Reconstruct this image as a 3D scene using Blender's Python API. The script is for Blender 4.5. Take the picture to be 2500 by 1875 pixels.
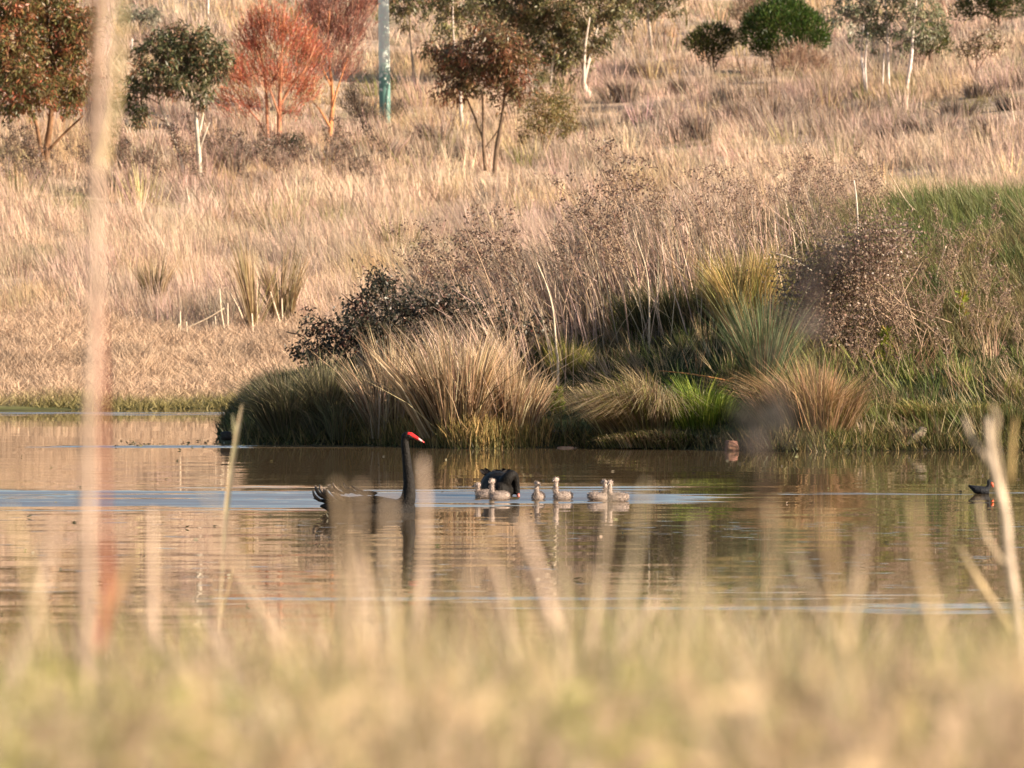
import bpy, math, random
import numpy as np
from mathutils import Vector, Matrix
rng = np.random.default_rng(11)
random.seed(5)
S = bpy.context.scene
for o in list(bpy.data.objects):
    bpy.data.objects.remove(o)

# ------------------------------------------------------------------ camera, sky, sun, exposure
HFOV = math.radians(8.0)
CAM_H = 2.2
F = 1250.0 / math.tan(HFOV / 2)            # focal length in photo pixels (2500 wide)
HORIZON = 663.0
PITCH = math.atan((937.5 - HORIZON) / F)
cd = bpy.data.cameras.new('camera')
cam = bpy.data.objects.new('camera', cd)
S.collection.objects.link(cam)
cam.location = (0, 0, CAM_H)
cam.rotation_euler = (math.pi / 2 - PITCH, 0, 0)
cd.sensor_width = 36.0
cd.lens = 18.0 / math.tan(HFOV / 2)
cd.clip_start = 0.2
cd.clip_end = 3000
cd.dof.use_dof = True
cd.dof.focus_distance = 75.0
cd.dof.aperture_fstop = (cd.lens / 1000) / 0.029
S.camera = cam

SUN_AZ = math.radians(68)     # from the direction back to the camera, towards the right
SUN_EL = math.radians(21)
to_sun = Vector((math.sin(SUN_AZ) * math.cos(SUN_EL), -math.cos(SUN_AZ) * math.cos(SUN_EL), math.sin(SUN_EL)))
w = bpy.data.worlds.new('World')
S.world = w
w.use_nodes = True
nt = w.node_tree
sky = nt.nodes.new('ShaderNodeTexSky')
sky.sky_type = 'NISHITA'
sky.sun_disc = False
sky.sun_elevation = SUN_EL
sky.sun_rotation = math.atan2(to_sun.x, to_sun.y)
sky.air_density = 1.0
sky.dust_density = 1.0
nt.links.new(sky.outputs[0], nt.nodes['Background'].inputs[0])
nt.nodes['Background'].inputs[1].default_value = 0.068
sd = bpy.data.lights.new('sun', 'SUN')
sun = bpy.data.objects.new('sun', sd)
S.collection.objects.link(sun)
sd.energy = 5.0
sd.angle = math.radians(0.6)
sd.color = (1.0, 0.83, 0.64)
sun.rotation_euler = to_sun.to_track_quat('Z', 'Y').to_euler()
S.view_settings.view_transform = 'Standard'
S.view_settings.look = 'None'
S.view_settings.exposure = 1.28
S.view_settings.gamma = 1.0
S.cycles.use_denoising = True
S.cycles.max_bounces = 6
S.cycles.transmission_bounces = 3
S.cycles.diffuse_bounces = 3

# ------------------------------------------------------------------ helpers
def smooth(a, b, x):
    t = np.clip((np.asarray(x, float) - a) / (b - a), 0, 1)
    return t * t * (3 - 2 * t)

_lat = np.random.default_rng(3).random((256, 256))
def vnoise(x, y, s=0):
    x = np.asarray(x, float) + s * 37.7
    y = np.asarray(y, float) + s * 91.3
    xi = np.floor(x).astype(int); yi = np.floor(y).astype(int)
    fx = x - xi; fy = y - yi
    fx = fx * fx * (3 - 2 * fx); fy = fy * fy * (3 - 2 * fy)
    a = _lat[xi & 255, yi & 255]; b = _lat[(xi + 1) & 255, yi & 255]
    c = _lat[xi & 255, (yi + 1) & 255]; d = _lat[(xi + 1) & 255, (yi + 1) & 255]
    return (a * (1 - fx) + b * fx) * (1 - fy) + (c * (1 - fx) + d * fx) * fy

def fbm(x, y, s=0):
    return 0.55 * vnoise(x, y, s) + 0.3 * vnoise(x * 2.1, y * 2.1, s + 1) + 0.15 * vnoise(x * 4.3, y * 4.3, s + 2)

def shore_far(X):
    return 117 + 1.2 * np.sin(0.21 * X + 1) + 0.5 * np.sin(0.9 * X)

def bank_front(X):
    return 91 + 0.25 * np.sin(1.3 * X + .5) + 0.15 * np.sin(3.1 * X) + 2.2 * smooth(-.3, -2.4, X) - 1.3 * smooth(.5, 4, X) + 9.0 * smooth(-3.1, -4.5, X) ** 2

def bank_crest(X):
    return np.interp(X, [-4.5, -3.2, -1.4, 1.4, 3.0, 4.2, 6.4, 12, 40], [0.12, 0.55, 1.0, 1.8, 2.35, 2.65, 2.95, 3.05, 3.05])

def terrain(X, Y):
    X = np.asarray(X, float); Y = np.asarray(Y, float)
    t = Y - shore_far(X)
    hill = np.where(t > 0, 0.088 * t + 0.00011 * np.maximum(t - 60, 0) ** 2, 0.12 * t)
    hill = hill + (0.5 * np.sin(X / 11 + Y / 37) + 0.35 * np.sin(X / 5.3 - Y / 23)) * smooth(8, 60, t)
    hill = hill + 0.10 * (fbm(X / 1.7, Y / 2.5, 4) - .5) * smooth(0, 6, t)
    hill = np.where(Y > 430, 36.5 + (hill - 36.5) * 0.0 - 0.03 * (Y - 430), np.minimum(hill, 36.5))
    yf = bank_front(X); H = bank_crest(X); u = Y - yf
    bank = np.where(u < 0, 0.35 * u, 0.12 * smooth(0, .35, u) + H * np.interp(u, [0, .3, 1.6, 3.4, 7, 10, 13], [0, .0, .14, .36, .74, .92, 1.0]))
    yc = yf + 13
    bank = np.where(Y > yc, np.maximum(bank - 0.22 * (Y - yc), -2), bank)
    bank = bank + 0.16 * (fbm(X * 1.1, Y * 0.9, 9) - .5) * smooth(0.2, 1.5, u)
    bank = np.where(X < -4.6, -2, bank * smooth(-4.7, -3.6, X) + (-0.4) * (1 - smooth(-4.7, -3.6, X)))
    near = np.interp(Y, [-60, 0, 4, 8, 14, 20, 28, 36, 40], [2.2, 1.62, 1.45, 1.2, 0.86, 0.55, .25, 0, -.4])
    near = near + 0.05 * (fbm(X * 2, Y * 2, 6) - .5)
    return np.maximum(np.maximum(np.maximum(hill, bank), np.where(Y < 45, near, -2)), -1.0)

CP, SP = math.cos(PITCH), math.sin(PITCH)
def ray(px, py):
    u = (px - 1250.0) / F; v = (937.5 - py) / F
    d = np.array([u, CP + v * SP, -SP + v * CP])
    return d / d[1]
def at(px, py, d):
    r = ray(px, py)
    return Vector((r[0] * d, d, CAM_H + r[2] * d))
_Ys = np.concatenate([np.arange(50, 130, .1), np.arange(130, 430, .25)])
def hit(px, py):
    r = ray(px, py)
    z = CAM_H + r[2] * _Ys
    g = terrain(r[0] * _Ys, _Ys)
    k = np.argmax((z <= g) | (_Ys > 425))
    Y = _Ys[k]
    return Vector((r[0] * Y, Y, float(terrain(r[0] * Y, Y))))
def on_water(px, py):
    r = ray(px, py)
    Y = -CAM_H / r[2]
    return Vector((r[0] * Y, Y, 0.0))
def ground_px(px, d):
    x = (px - 1250) / F * d
    return Vector((x, d, float(terrain(x, d))))

def tag(o, label=None, cat=None, group=None, kind=None):
    if label: o['label'] = label
    if cat: o['category'] = cat
    if group: o['group'] = group
    if kind: o['kind'] = kind
    return o
def empty(name, loc, rz=0.0, **k):
    o = bpy.data.objects.new(name, None)
    S.collection.objects.link(o)
    o.location = loc; o.rotation_euler = (0, 0, rz); o.empty_display_size = 0.2
    return tag(o, **k)

class MB:
    def __init__(self): self.v, self.t, self.c, self.n = [], [], [], 0
    def add(self, V, T, C):
        V = np.asarray(V, float).reshape(-1, 3); T = np.asarray(T, int).reshape(-1, 3)
        C = np.asarray(C, float)
        if C.ndim == 1: C = np.tile(C, (len(V), 1))
        self.v.append(V); self.t.append(T + self.n); self.c.append(C); self.n += len(V)
    def mesh(self, name, mat, smooth_=False):
        V = np.concatenate(self.v); T = np.concatenate(self.t); C = np.concatenate(self.c)
        me = bpy.data.meshes.new(name)
        me.vertices.add(len(V)); me.vertices.foreach_set('co', V.astype(np.float32).ravel())
        me.loops.add(len(T) * 3); me.loops.foreach_set('vertex_index', T.astype(np.int32).ravel())
        me.polygons.add(len(T))
        me.polygons.foreach_set('loop_start', np.arange(0, len(T) * 3, 3, dtype=np.int32))
        me.polygons.foreach_set('loop_total', np.full(len(T), 3, np.int32))
        if smooth_: me.polygons.foreach_set('use_smooth', np.ones(len(T), bool))
        a = me.attributes.new('Col', 'FLOAT_COLOR', 'POINT')
        a.data.foreach_set('color', np.concatenate([np.clip(C, 0, 1), np.ones((len(C), 1))], 1).astype(np.float32).ravel())
        me.materials.append(mat); me.update(); me.validate()
        return me
    def build(self, name, mat, parent=None, loc=(0, 0, 0), smooth_=False, **k):
        if not self.v: return None
        o = bpy.data.objects.new(name, self.mesh(name, mat, smooth_))
        S.collection.objects.link(o); o.location = loc
        if parent: o.parent = parent
        return tag(o, **k)

def blades(mb, P, h, wd, az, lean, col, tip=None, seg=2, droop=0.0, bend=.36):
    """P (N,3) roots, h height, wd width, az width azimuth, lean (N,2) tip offset, col/tip (N,3)"""
    N = len(P)
    if N == 0: return
    h = np.broadcast_to(h, N); wd = np.broadcast_to(wd, N); droop = np.broadcast_to(droop, N)
    if tip is None: tip = col
    W = np.stack([np.cos(az), np.sin(az), np.zeros(N)], 1) * (wd / 2)[:, None]
    L = np.concatenate([lean, np.zeros((N, 1))], 1); Z = np.array([0, 0, 1.0])
    T = P + L + Z * (h * (1 - droop))[:, None]
    if seg == 1:
        V = np.stack([P - W, P + W, T], 1)
        F_ = np.arange(N * 3).reshape(N, 3); C = np.stack([col, col, tip], 1)
        mb.add(V.reshape(-1, 3), F_, C.reshape(-1, 3)); return
    M = P + L * bend + Z * (h * 0.58)[:, None]
    V = np.stack([P - W * .8, P + W * .8, M - W * .7, M + W * .7, T], 1)
    b = (np.arange(N) * 5)[:, None]
    F_ = np.concatenate([b + [0, 1, 3], b + [0, 3, 2], b + [2, 3, 4]], 0)
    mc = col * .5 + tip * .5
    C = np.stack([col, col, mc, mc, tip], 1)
    mb.add(V.reshape(-1, 3), F_, C.reshape(-1, 3))

def sticks(mb, A, B, wa, wb, col):
    """thin tapering two-faced slivers from A to B (N,3) with random facing"""
    N = len(A)
    D = B - A; r = rng.normal(size=(N, 3)); W = np.cross(D, r); W /= np.linalg.norm(W, axis=1)[:, None] + 1e-9
    wa = np.broadcast_to(wa, N)[:, None]; wb = np.broadcast_to(wb, N)[:, None]
    V = np.stack([A - W * wa / 2, A + W * wa / 2, B + W * wb / 2, B - W * wb / 2], 1)
    b = (np.arange(N) * 4)[:, None]
    F_ = np.concatenate([b + [0, 1, 2], b + [0, 2, 3]], 0)
    mb.add(V.reshape(-1, 3), F_, np.repeat(col, 4, 0))

def leaves(mb, P, D, ln, wd, col):
    """rhombic leaves at P along D"""
    N = len(P)
    if N == 0: return
    D = D / (np.linalg.norm(D, axis=1)[:, None] + 1e-9)
    r = rng.normal(size=(N, 3)); W = np.cross(D, r); W /= np.linalg.norm(W, axis=1)[:, None] + 1e-9
    ln = np.broadcast_to(ln, N)[:, None]; wd = np.broadcast_to(wd, N)[:, None]
    V = np.stack([P, P + D * ln * .45 + W * wd / 2, P + D * ln, P + D * ln * .45 - W * wd / 2], 1)
    b = (np.arange(N) * 4)[:, None]
    F_ = np.concatenate([b + [0, 1, 2], b + [0, 2, 3]], 0)
    mb.add(V.reshape(-1, 3), F_, np.repeat(col, 4, 0))

def tube(mb, pts, rad, col, sides=6, cap=True):
    pts = [Vector(p) for p in pts]; n = len(pts)
    rad = list(np.broadcast_to(rad, n)); col = np.asarray(col, float)
    if col.ndim == 1: col = np.tile(col, (n, 1))
    V, C = [], []
    side = None
    for i, p in enumerate(pts):
        t = (pts[min(i + 1, n - 1)] - pts[max(i - 1, 0)]).normalized()
        if side is None:
            side = t.cross(Vector((0.13, 1, 0.07))).normalized()
        else:
            side = (side - t * side.dot(t)).normalized()
        b = t.cross(side)
        for k in range(sides):
            a = 2 * math.pi * k / sides
            V.append(p + (side * math.cos(a) + b * math.sin(a)) * rad[i]); C.append(col[i])
    T = []
    for i in range(n - 1):
        for k in range(sides):
            a = i * sides + k; b_ = i * sides + (k + 1) % sides
            T += [(a, b_, b_ + sides), (a, b_ + sides, a + sides)]
    if cap:
        V += [pts[0], pts[-1]]; C += [col[0], col[-1]]
        for k in range(sides):
            T.append((len(V) - 2, (k + 1) % sides, k))
            q = (n - 1) * sides
            T.append((len(V) - 1, q + k, q + (k + 1) % sides))
    mb.add(np.array([tuple(v) for v in V]), T, np.array(C))

def curve_pts(pts, n=4):
    """Catmull-Rom through points"""
    P = [np.array(p, float) for p in pts]
    P = [2 * P[0] - P[1]] + P + [2 * P[-1] - P[-2]]
    out = []
    for i in range(1, len(P) - 2):
        for k in range(n):
            t = k / n
            out.append(.5 * ((2 * P[i]) + (-P[i - 1] + P[i + 1]) * t + (2 * P[i - 1] - 5 * P[i] + 4 * P[i + 1] - P[i + 2]) * t * t
                             + (-P[i - 1] + 3 * P[i] - 3 * P[i + 1] + P[i + 2]) * t ** 3))
    out.append(P[-2])
    return out

def jit(col, n, a=0.18, hue=0.06):
    c = np.tile(np.asarray(col, float), (n, 1))
    return np.clip(c * (1 + a * rng.normal(size=(n, 1))) * (1 + hue * rng.normal(size=(n, 3))), 0.004, .95)
def pick(cols, wts, n, a=0.15):
    wts = np.asarray(wts, float); k = rng.choice(len(cols), n, p=wts / wts.sum())
    c = np.asarray(cols, float)[k]
    return np.clip(c * (1 + a * rng.normal(size=(n, 1))) * (1 + .05 * rng.normal(size=(n, 3))), 0.004, .95)

# ------------------------------------------------------------------ materials
def veg_mat(name, trans=0.3, rough=0.6, spec=0.2):
    m = bpy.data.materials.new(name); m.use_nodes = True
    n = m.node_tree; N = n.nodes; Lk = n.links
    p = N['Principled BSDF']; out = N['Material Output']
    a = N.new('ShaderNodeAttribute'); a.attribute_name = 'Col'
    Lk.new(a.outputs['Color'], p.inputs['Base Color'])
    p.inputs['Roughness'].default_value = rough
    p.inputs['Specular IOR Level'].default_value = spec
    if trans > 0:
        t = N.new('ShaderNodeBsdfTranslucent'); mx = N.new('ShaderNodeMixShader')
        Lk.new(a.outputs['Color'], t.inputs[0]); mx.inputs[0].default_value = trans
        Lk.new(p.outputs[0], mx.inputs[1]); Lk.new(t.outputs[0], mx.inputs[2]); Lk.new(mx.outputs[0], out.inputs[0])
    return m
def surf_mat(name, rough=0.8, nscale=8, namt=0.3, bump=0.3, spec=0.3):
    """attribute colour broken up by procedural noise + bump"""
    m = bpy.data.materials.new(name); m.use_nodes = True
    n = m.node_tree; N = n.nodes; Lk = n.links
    p = N['Principled BSDF']
    a = N.new('ShaderNodeAttribute'); a.attribute_name = 'Col'
    tc = N.new('ShaderNodeTexCoord'); no = N.new('ShaderNodeTexNoise')
    no.inputs['Scale'].default_value = nscale; no.inputs['Detail'].default_value = 6
    Lk.new(tc.outputs['Object'], no.inputs['Vector'])
    mr = N.new('ShaderNodeMapRange'); mr.inputs[1].default_value = .3; mr.inputs[2].default_value = .7
    mr.inputs[3].default_value = 1 - namt; mr.inputs[4].default_value = 1 + namt
    Lk.new(no.outputs[0], mr.inputs[0])
    mul = N.new('ShaderNodeVectorMath'); mul.operation = 'SCALE'
    Lk.new(a.outputs['Color'], mul.inputs[0]); Lk.new(mr.outputs[0], mul.inputs['Scale'])
    Lk.new(mul.outputs[0], p.inputs['Base Color'])
    b = N.new('ShaderNodeBump'); b.inputs['Strength'].default_value = bump; b.inputs['Distance'].default_value = .02
    Lk.new(no.outputs[0], b.inputs['Height']); Lk.new(b.outputs[0], p.inputs['Normal'])
    p.inputs['Roughness'].default_value = rough; p.inputs['Specular IOR Level'].default_value = spec
    return m
M_GRASS = veg_mat('dry grass blades', .30)
M_GREEN = veg_mat('green grass blades', .35, .5, .3)
M_LEAF = veg_mat('leaves', .32, .42, .4)
M_TWIG = veg_mat('twigs', .0, .8, .1)
M_BARK = surf_mat('bark', .85, 9, .35, .5, .1)
M_SOIL = surf_mat('soil and thatch', .95, 2.5, .35, .6, .05)
M_ROCK = surf_mat('stone', .85, 14, .3, .5, .2)
M_FEATHER = surf_mat('dark plumage', .6, 70, .5, .6, .14)
M_DOWN = surf_mat('cygnet down', .95, 90, .18, .5, .05)
M_BILL = surf_mat('glossy bill', .3, 30, .06, .05, .5)

STRAW = (.60, .44, .315); PINK = (.51, .365, .285); GOLD = (.52, .37, .20); BROWN = (.23, .155, .095); GREY = (.30, .235, .185)
GREEN = (.10, .16, .035); LIME = (.27, .30, .05); OLIVE = (.17, .165, .05); DKGREEN = (.035, .075, .022); RED = (.30, .085, .04)

# ------------------------------------------------------------------ ground sheet
def ground_colour(X, Y):
    n1 = fbm(X / 3.0, Y / 7.0, 20); n2 = fbm(X / 1.2, Y / 3.0, 23)
    C = np.array(STRAW)[None] * .8 * (1 - n1[:, None] * .3) + np.array(PINK)[None] * .3 * n1[:, None]
    g = smooth(.55, .75, n2)[:, None] * .5
    C = C * (1 - g) + np.array(OLIVE) * g
    t = Y - shore_far(X)
    wet = (smooth(1.6, .2, t) * (Y > 110))[:, None]
    C = C * (1 - wet) + np.array((.16, .18, .05)) * wet
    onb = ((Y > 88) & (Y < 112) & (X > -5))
    bc = np.array((.075, .085, .032))[None] * (0.7 + .6 * n2[:, None])  # dark turf tone also carries the shade of the bank hollow
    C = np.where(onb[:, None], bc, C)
    mud = (smooth(.12, -.05, terrain(X, Y)))[:, None]
    C = C * (1 - mud) + np.array((.05, .042, .03)) * mud
    return C
gx = np.concatenate([np.arange(-240, -32, 8), np.arange(-32, -12, .6), np.arange(-12, 12, .16), np.arange(12, 32, .6), np.arange(32, 241, 8)])
gy = np.concatenate([np.arange(-60, 0, 6), np.arange(0, 44, .5), np.arange(44, 88, 4), np.arange(88, 122, .16), np.arange(122, 260, .6), np.arange(260, 440, 3), np.arange(440, 760, 20)])
GX, GY = np.meshgrid(gx, gy)
gv = np.stack([GX.ravel(), GY.ravel(), terrain(GX.ravel(), GY.ravel())], 1)
nx, ny = len(gx), len(gy)
ii, jj = np.meshgrid(np.arange(nx - 1), np.arange(ny - 1))
q = (jj * nx + ii).ravel()
gt = np.concatenate([np.stack([q, q + 1, q + nx + 1], 1), np.stack([q, q + nx + 1, q + nx], 1)])
mb = MB(); mb.add(gv, gt, ground_colour(gv[:, 0], gv[:, 1]))
mb.build('ground', M_SOIL, smooth_=True, label='grassy ground of pond banks and rising hillside', cat='ground', kind='structure')

# ------------------------------------------------------------------ pond water
def water_mat():
    m = bpy.data.materials.new('pond water'); m.use_nodes = True
    n = m.node_tree; N = n.nodes; Lk = n.links; p = N['Principled BSDF']
    p.inputs['Base Color'].default_value = (.13, .09, .05, 1)
    p.inputs['Roughness'].default_value = .025; p.inputs['IOR'].default_value = 1.333
    tc = N.new('ShaderNodeTexCoord')
    def noise(sx, sy, detail=2, off=0.0, rough=.5):
        mp = N.new('ShaderNodeMapping'); mp.inputs['Scale'].default_value = (sx, sy, 1); mp.inputs['Location'].default_value = (off, off * 1.7, 0)
        Lk.new(tc.outputs['Object'], mp.inputs[0])
        t = N.new('ShaderNodeTexNoise'); t.inputs['Scale'].default_value = 1; t.inputs['Detail'].default_value = detail; t.inputs['Roughness'].default_value = rough
        Lk.new(mp.outputs[0], t.inputs['Vector']); return t.outputs[0]
    def math_(op, a, b=None, c=None):
        k = N.new('ShaderNodeMath'); k.operation = op
        for i, x in enumerate((a, b, c)):
            if x is None: continue
            if isinstance(x, (int, float)): k.inputs[i].default_value = x
            else: Lk.new(x, k.inputs[i])
        return k.outputs[0]
    def step(x, a, b):
        k = N.new('ShaderNodeMapRange'); k.interpolation_type = 'SMOOTHSTEP'
        Lk.new(x, k.inputs[0]); k.inputs[1].default_value = a; k.inputs[2].default_value = b
        return k.outputs[0]
    sep = N.new('ShaderNodeSeparateXYZ'); Lk.new(tc.outputs['Object'], sep.inputs[0])
    X, Y = sep.outputs[0], sep.outputs[1]
    # calm water: very slight long swell, crests lie across the view
    fine = math_('SUBTRACT', noise(.75, 1.5, 3, 3.1, .6), .5)
    long_ = math_('SUBTRACT', noise(.16, .55, 2, 9.4), .5)
    nearer = step(Y, 96, 74)
    amp = math_('MULTIPLY_ADD', nearer, .026, .010)
    ny_ = math_('ADD', math_('MULTIPLY', fine, amp), math_('MULTIPLY', long_, .005))
    nx_ = math_('MULTIPLY', math_('SUBTRACT', noise(1.1, 2.0, 2, 17.0), .5), .0045)
    # wind-ruffled bands where the wavelets tilt far enough to mirror the sky
    wob = math_('MULTIPLY', math_('SUBTRACT', noise(.22, .05, 2, 5.5), .5), 2.2)
    streak = noise(.24, 1.0, 4, 22.0, .68)
    def band(yc, half, x0, x1, thr, slope=0.0, wb=1.0):
        yy = math_('SUBTRACT', math_('ADD', math_('SUBTRACT', Y, yc), math_('MULTIPLY', wob, wb)), math_('MULTIPLY', X, slope))
        e = math_('SUBTRACT', 1.0, step(math_('ABSOLUTE', yy), half * .15, half))
        s = math_('MULTIPLY', step(X, x0 - 1.2, x0 + .3), math_('SUBTRACT', 1.0, step(X, x1 - .4, x1 + 1.6)))
        k = math_('MULTIPLY', math_('MULTIPLY', e, s), 1.0)
        return math_('MULTIPLY', k, step(math_('ADD', streak, math_('MULTIPLY', k, .15)), thr, thr + .12))
    b = band(71.6, 5.2, -9, 1.3, .535, 0.22)
    b = math_('MAXIMUM', b, band(92.0, 1.0, -5.6, -1.9, .45, 0.0, .15))
    b = math_('MAXIMUM', b, band(113.2, 2.6, -16, -3.8, .60))
    b = math_('MAXIMUM', b, band(72.2, .9, 1.4, 5.4, .62, 0.1))
    b = math_('MAXIMUM', b, band(48.5, 4.0, -5, 5, .69, 0.0, .8))
    fleck = noise(2.4, 5.0, 2, 41.0, .6)
    fl = math_('MULTIPLY', step(fleck, .645, .69), step(noise(.12, .10, 1, 60.0), .42, .60))
    fl = math_('MULTIPLY', fl, step(Y, 78, 66))
    b = math_('MAXIMUM', b, math_('MULTIPLY', fl, .8))
    tilt = math_('MULTIPLY', b, math_('MULTIPLY_ADD', noise(.5, 1.7, 2, 77.0), -.14, -.045))
    cv = N.new('ShaderNodeCombineXYZ'); Lk.new(nx_, cv.inputs[0]); Lk.new(math_('ADD', ny_, tilt), cv.inputs[1]); cv.inputs[2].default_value = 1
    nn = N.new('ShaderNodeVectorMath'); nn.operation = 'NORMALIZE'; Lk.new(cv.outputs[0], nn.inputs[0])
    Lk.new(nn.outputs[0], p.inputs['Normal'])
    return m
mb = MB()
wx = np.linspace(-240, 240, 25); wy = np.linspace(34, 122, 23)
WX, WY = np.meshgrid(wx, wy); q = (np.arange(22)[:, None] * 25 + np.arange(24)[None]).ravel()
mb.add(np.stack([WX.ravel(), WY.ravel(), np.zeros(WX.size)], 1), np.concatenate([np.stack([q, q + 1, q + 26], 1), np.stack([q, q + 26, q + 25], 1)]), (.03, .03, .02))
mb.build('pond_water', water_mat(), label='still brown pond water mirroring the hillside', cat='water', kind='structure')

# ------------------------------------------------------------------ grass masses (stuff)
def hill_points(n, y0, y1, margin=.098):
    Y = np.sqrt(rng.random(n) * (y1 ** 2 - y0 ** 2) + y0 ** 2)
    X = (rng.random(n) * 2 - 1) * margin * Y
    return X, Y
def hill_colour(X, Y):
    n = len(X)
    a = fbm(X / 4.0, Y / 11.0, 31); b = fbm(X / 1.6, Y / 5.0, 35); c = fbm(X / 2.4, Y / 8.0, 41)
    C = np.tile(np.array(STRAW), (n, 1))
    k = smooth(.42, .62, a)[:, None]; C = C * (1 - k) + np.array(PINK) * k
    k = (smooth(.56, .72, b) * .75)[:, None]; C = C * (1 - k) + np.array(GREY) * k
    k = (smooth(.58, .74, c) * .8)[:, None]; C = C * (1 - k) + np.array(GOLD) * k
    k = (smooth(.60, .72, fbm(X / 2.0, Y / 4.0, 51)) * .7 * smooth(132, 150, Y))[:, None]; C = C * (1 - k) + np.array(OLIVE) * k
    return C
mb = MB()
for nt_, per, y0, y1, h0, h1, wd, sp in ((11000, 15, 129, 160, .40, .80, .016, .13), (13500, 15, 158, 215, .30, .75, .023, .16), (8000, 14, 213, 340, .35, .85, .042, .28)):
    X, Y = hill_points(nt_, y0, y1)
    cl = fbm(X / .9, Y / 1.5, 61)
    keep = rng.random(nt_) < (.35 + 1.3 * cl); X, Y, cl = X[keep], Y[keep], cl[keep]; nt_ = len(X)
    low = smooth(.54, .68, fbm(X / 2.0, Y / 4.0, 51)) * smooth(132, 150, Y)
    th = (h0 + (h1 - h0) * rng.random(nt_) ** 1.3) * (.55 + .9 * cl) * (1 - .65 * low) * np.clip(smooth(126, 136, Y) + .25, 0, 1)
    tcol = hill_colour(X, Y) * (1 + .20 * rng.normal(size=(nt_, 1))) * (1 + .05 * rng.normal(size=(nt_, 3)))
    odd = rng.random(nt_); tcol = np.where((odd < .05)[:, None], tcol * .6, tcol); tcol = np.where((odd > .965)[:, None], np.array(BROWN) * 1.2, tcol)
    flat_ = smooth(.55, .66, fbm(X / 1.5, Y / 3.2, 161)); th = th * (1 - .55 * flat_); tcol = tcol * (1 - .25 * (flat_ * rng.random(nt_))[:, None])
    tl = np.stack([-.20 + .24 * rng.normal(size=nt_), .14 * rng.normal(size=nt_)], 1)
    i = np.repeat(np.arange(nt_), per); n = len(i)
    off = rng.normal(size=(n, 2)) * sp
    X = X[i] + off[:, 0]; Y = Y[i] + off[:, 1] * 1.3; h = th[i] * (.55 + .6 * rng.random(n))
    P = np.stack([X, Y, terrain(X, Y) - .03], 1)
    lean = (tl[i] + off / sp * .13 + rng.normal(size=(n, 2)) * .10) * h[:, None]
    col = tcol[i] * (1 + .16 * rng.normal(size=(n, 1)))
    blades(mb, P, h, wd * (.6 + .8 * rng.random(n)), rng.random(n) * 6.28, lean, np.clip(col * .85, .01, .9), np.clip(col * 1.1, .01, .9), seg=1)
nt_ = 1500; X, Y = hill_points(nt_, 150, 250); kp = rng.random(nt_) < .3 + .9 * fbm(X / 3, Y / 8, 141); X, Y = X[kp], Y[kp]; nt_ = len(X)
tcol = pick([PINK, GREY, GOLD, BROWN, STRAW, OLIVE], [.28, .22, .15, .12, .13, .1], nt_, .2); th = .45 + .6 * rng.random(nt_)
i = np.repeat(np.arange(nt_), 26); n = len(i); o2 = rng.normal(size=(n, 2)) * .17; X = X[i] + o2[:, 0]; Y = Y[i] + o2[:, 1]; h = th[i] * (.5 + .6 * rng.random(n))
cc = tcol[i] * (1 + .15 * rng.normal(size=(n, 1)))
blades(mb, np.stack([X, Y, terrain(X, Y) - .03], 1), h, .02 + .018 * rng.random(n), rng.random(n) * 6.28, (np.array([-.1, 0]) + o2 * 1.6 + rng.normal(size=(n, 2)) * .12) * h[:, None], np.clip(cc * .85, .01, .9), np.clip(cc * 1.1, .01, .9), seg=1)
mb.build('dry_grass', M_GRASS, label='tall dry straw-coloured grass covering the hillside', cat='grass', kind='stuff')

# short matted grass on the far left shore
mb = MB()
n = 120000
Y = 116.5 + rng.random(n) * 20; X = -14.5 + rng.random(n) * 17
t = Y - shore_far(X); keep = (t > -.15) & (rng.random(n) < 1.15 - smooth(10, 20, t)); X, Y, t = X[keep], Y[keep], t[keep]; n = len(X)
lump = fbm(X / .8, Y / 1.6, 70)
h = (.07 + .16 * rng.random(n)) * (.4 + 1.4 * lump) + .10 * smooth(8, 18, t)
col = np.array((.58, .415, .285))[None] * (1 - .35 * smooth(.5, .75, fbm(X / 1.1, Y / 2.5, 73))[:, None])
g = (smooth(2.6, .3, t + 1.2 * (fbm(X / 1.0, Y, 76) - .5)))[:, None]
col = col * (1 - g) + np.array((.27, .225, .09)) * g
col = np.clip(col * (1 + .22 * rng.normal(size=(n, 1))), .01, .9)
P = np.stack([X, Y, np.maximum(terrain(X, Y), 0) - .01], 1)
lean = rng.normal(size=(n, 2)) * np.array([.9, .6]) * h[:, None]
blades(mb, P, h, .02 + .015 * rng.random(n), rng.random(n) * 6.28, lean, col * .9, col, seg=1)
mb.build('matted_grass', M_GRASS, label='short matted dry grass along the far shore', cat='grass', kind='stuff')

# green and mixed grass over the promontory bank
mb = MB()
n = 150000
X = -5 + rng.random(n) * 14.5; u = rng.random(n) ** 1.15 * 16; Y = bank_front(X) + u
z = terrain(X, Y); keep = z > .03; X, Y, u, z = X[keep], Y[keep], u[keep], z[keep]; n = len(X)
a = fbm(X / 1.0, Y / 1.6, 80); bnz = fbm(X / .6, Y / 1.0, 84)
lush = smooth(2.2, 5.0, X + 1.5 * (a - .5)) * smooth(2.5, 7.0, u + 3 * (bnz - .5))
thin = rng.random(n) < .35 + .65 * smooth(1.0, 2.5, u) + .5 * smooth(3, 4.5, X)
X, Y, u, z, a, bnz, lush = [q_[thin] for q_ in (X, Y, u, z, a, bnz, lush)]; n = len(X)
col = np.array((.045, .062, .022))[None] * np.ones((n, 1))  # dark base green has the shade of the hollow worked into it
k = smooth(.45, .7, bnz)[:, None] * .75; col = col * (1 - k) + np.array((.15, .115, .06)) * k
k = (lush * .9)[:, None]; col = col * (1 - k) + np.array((.145, .175, .055)) * k
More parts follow.
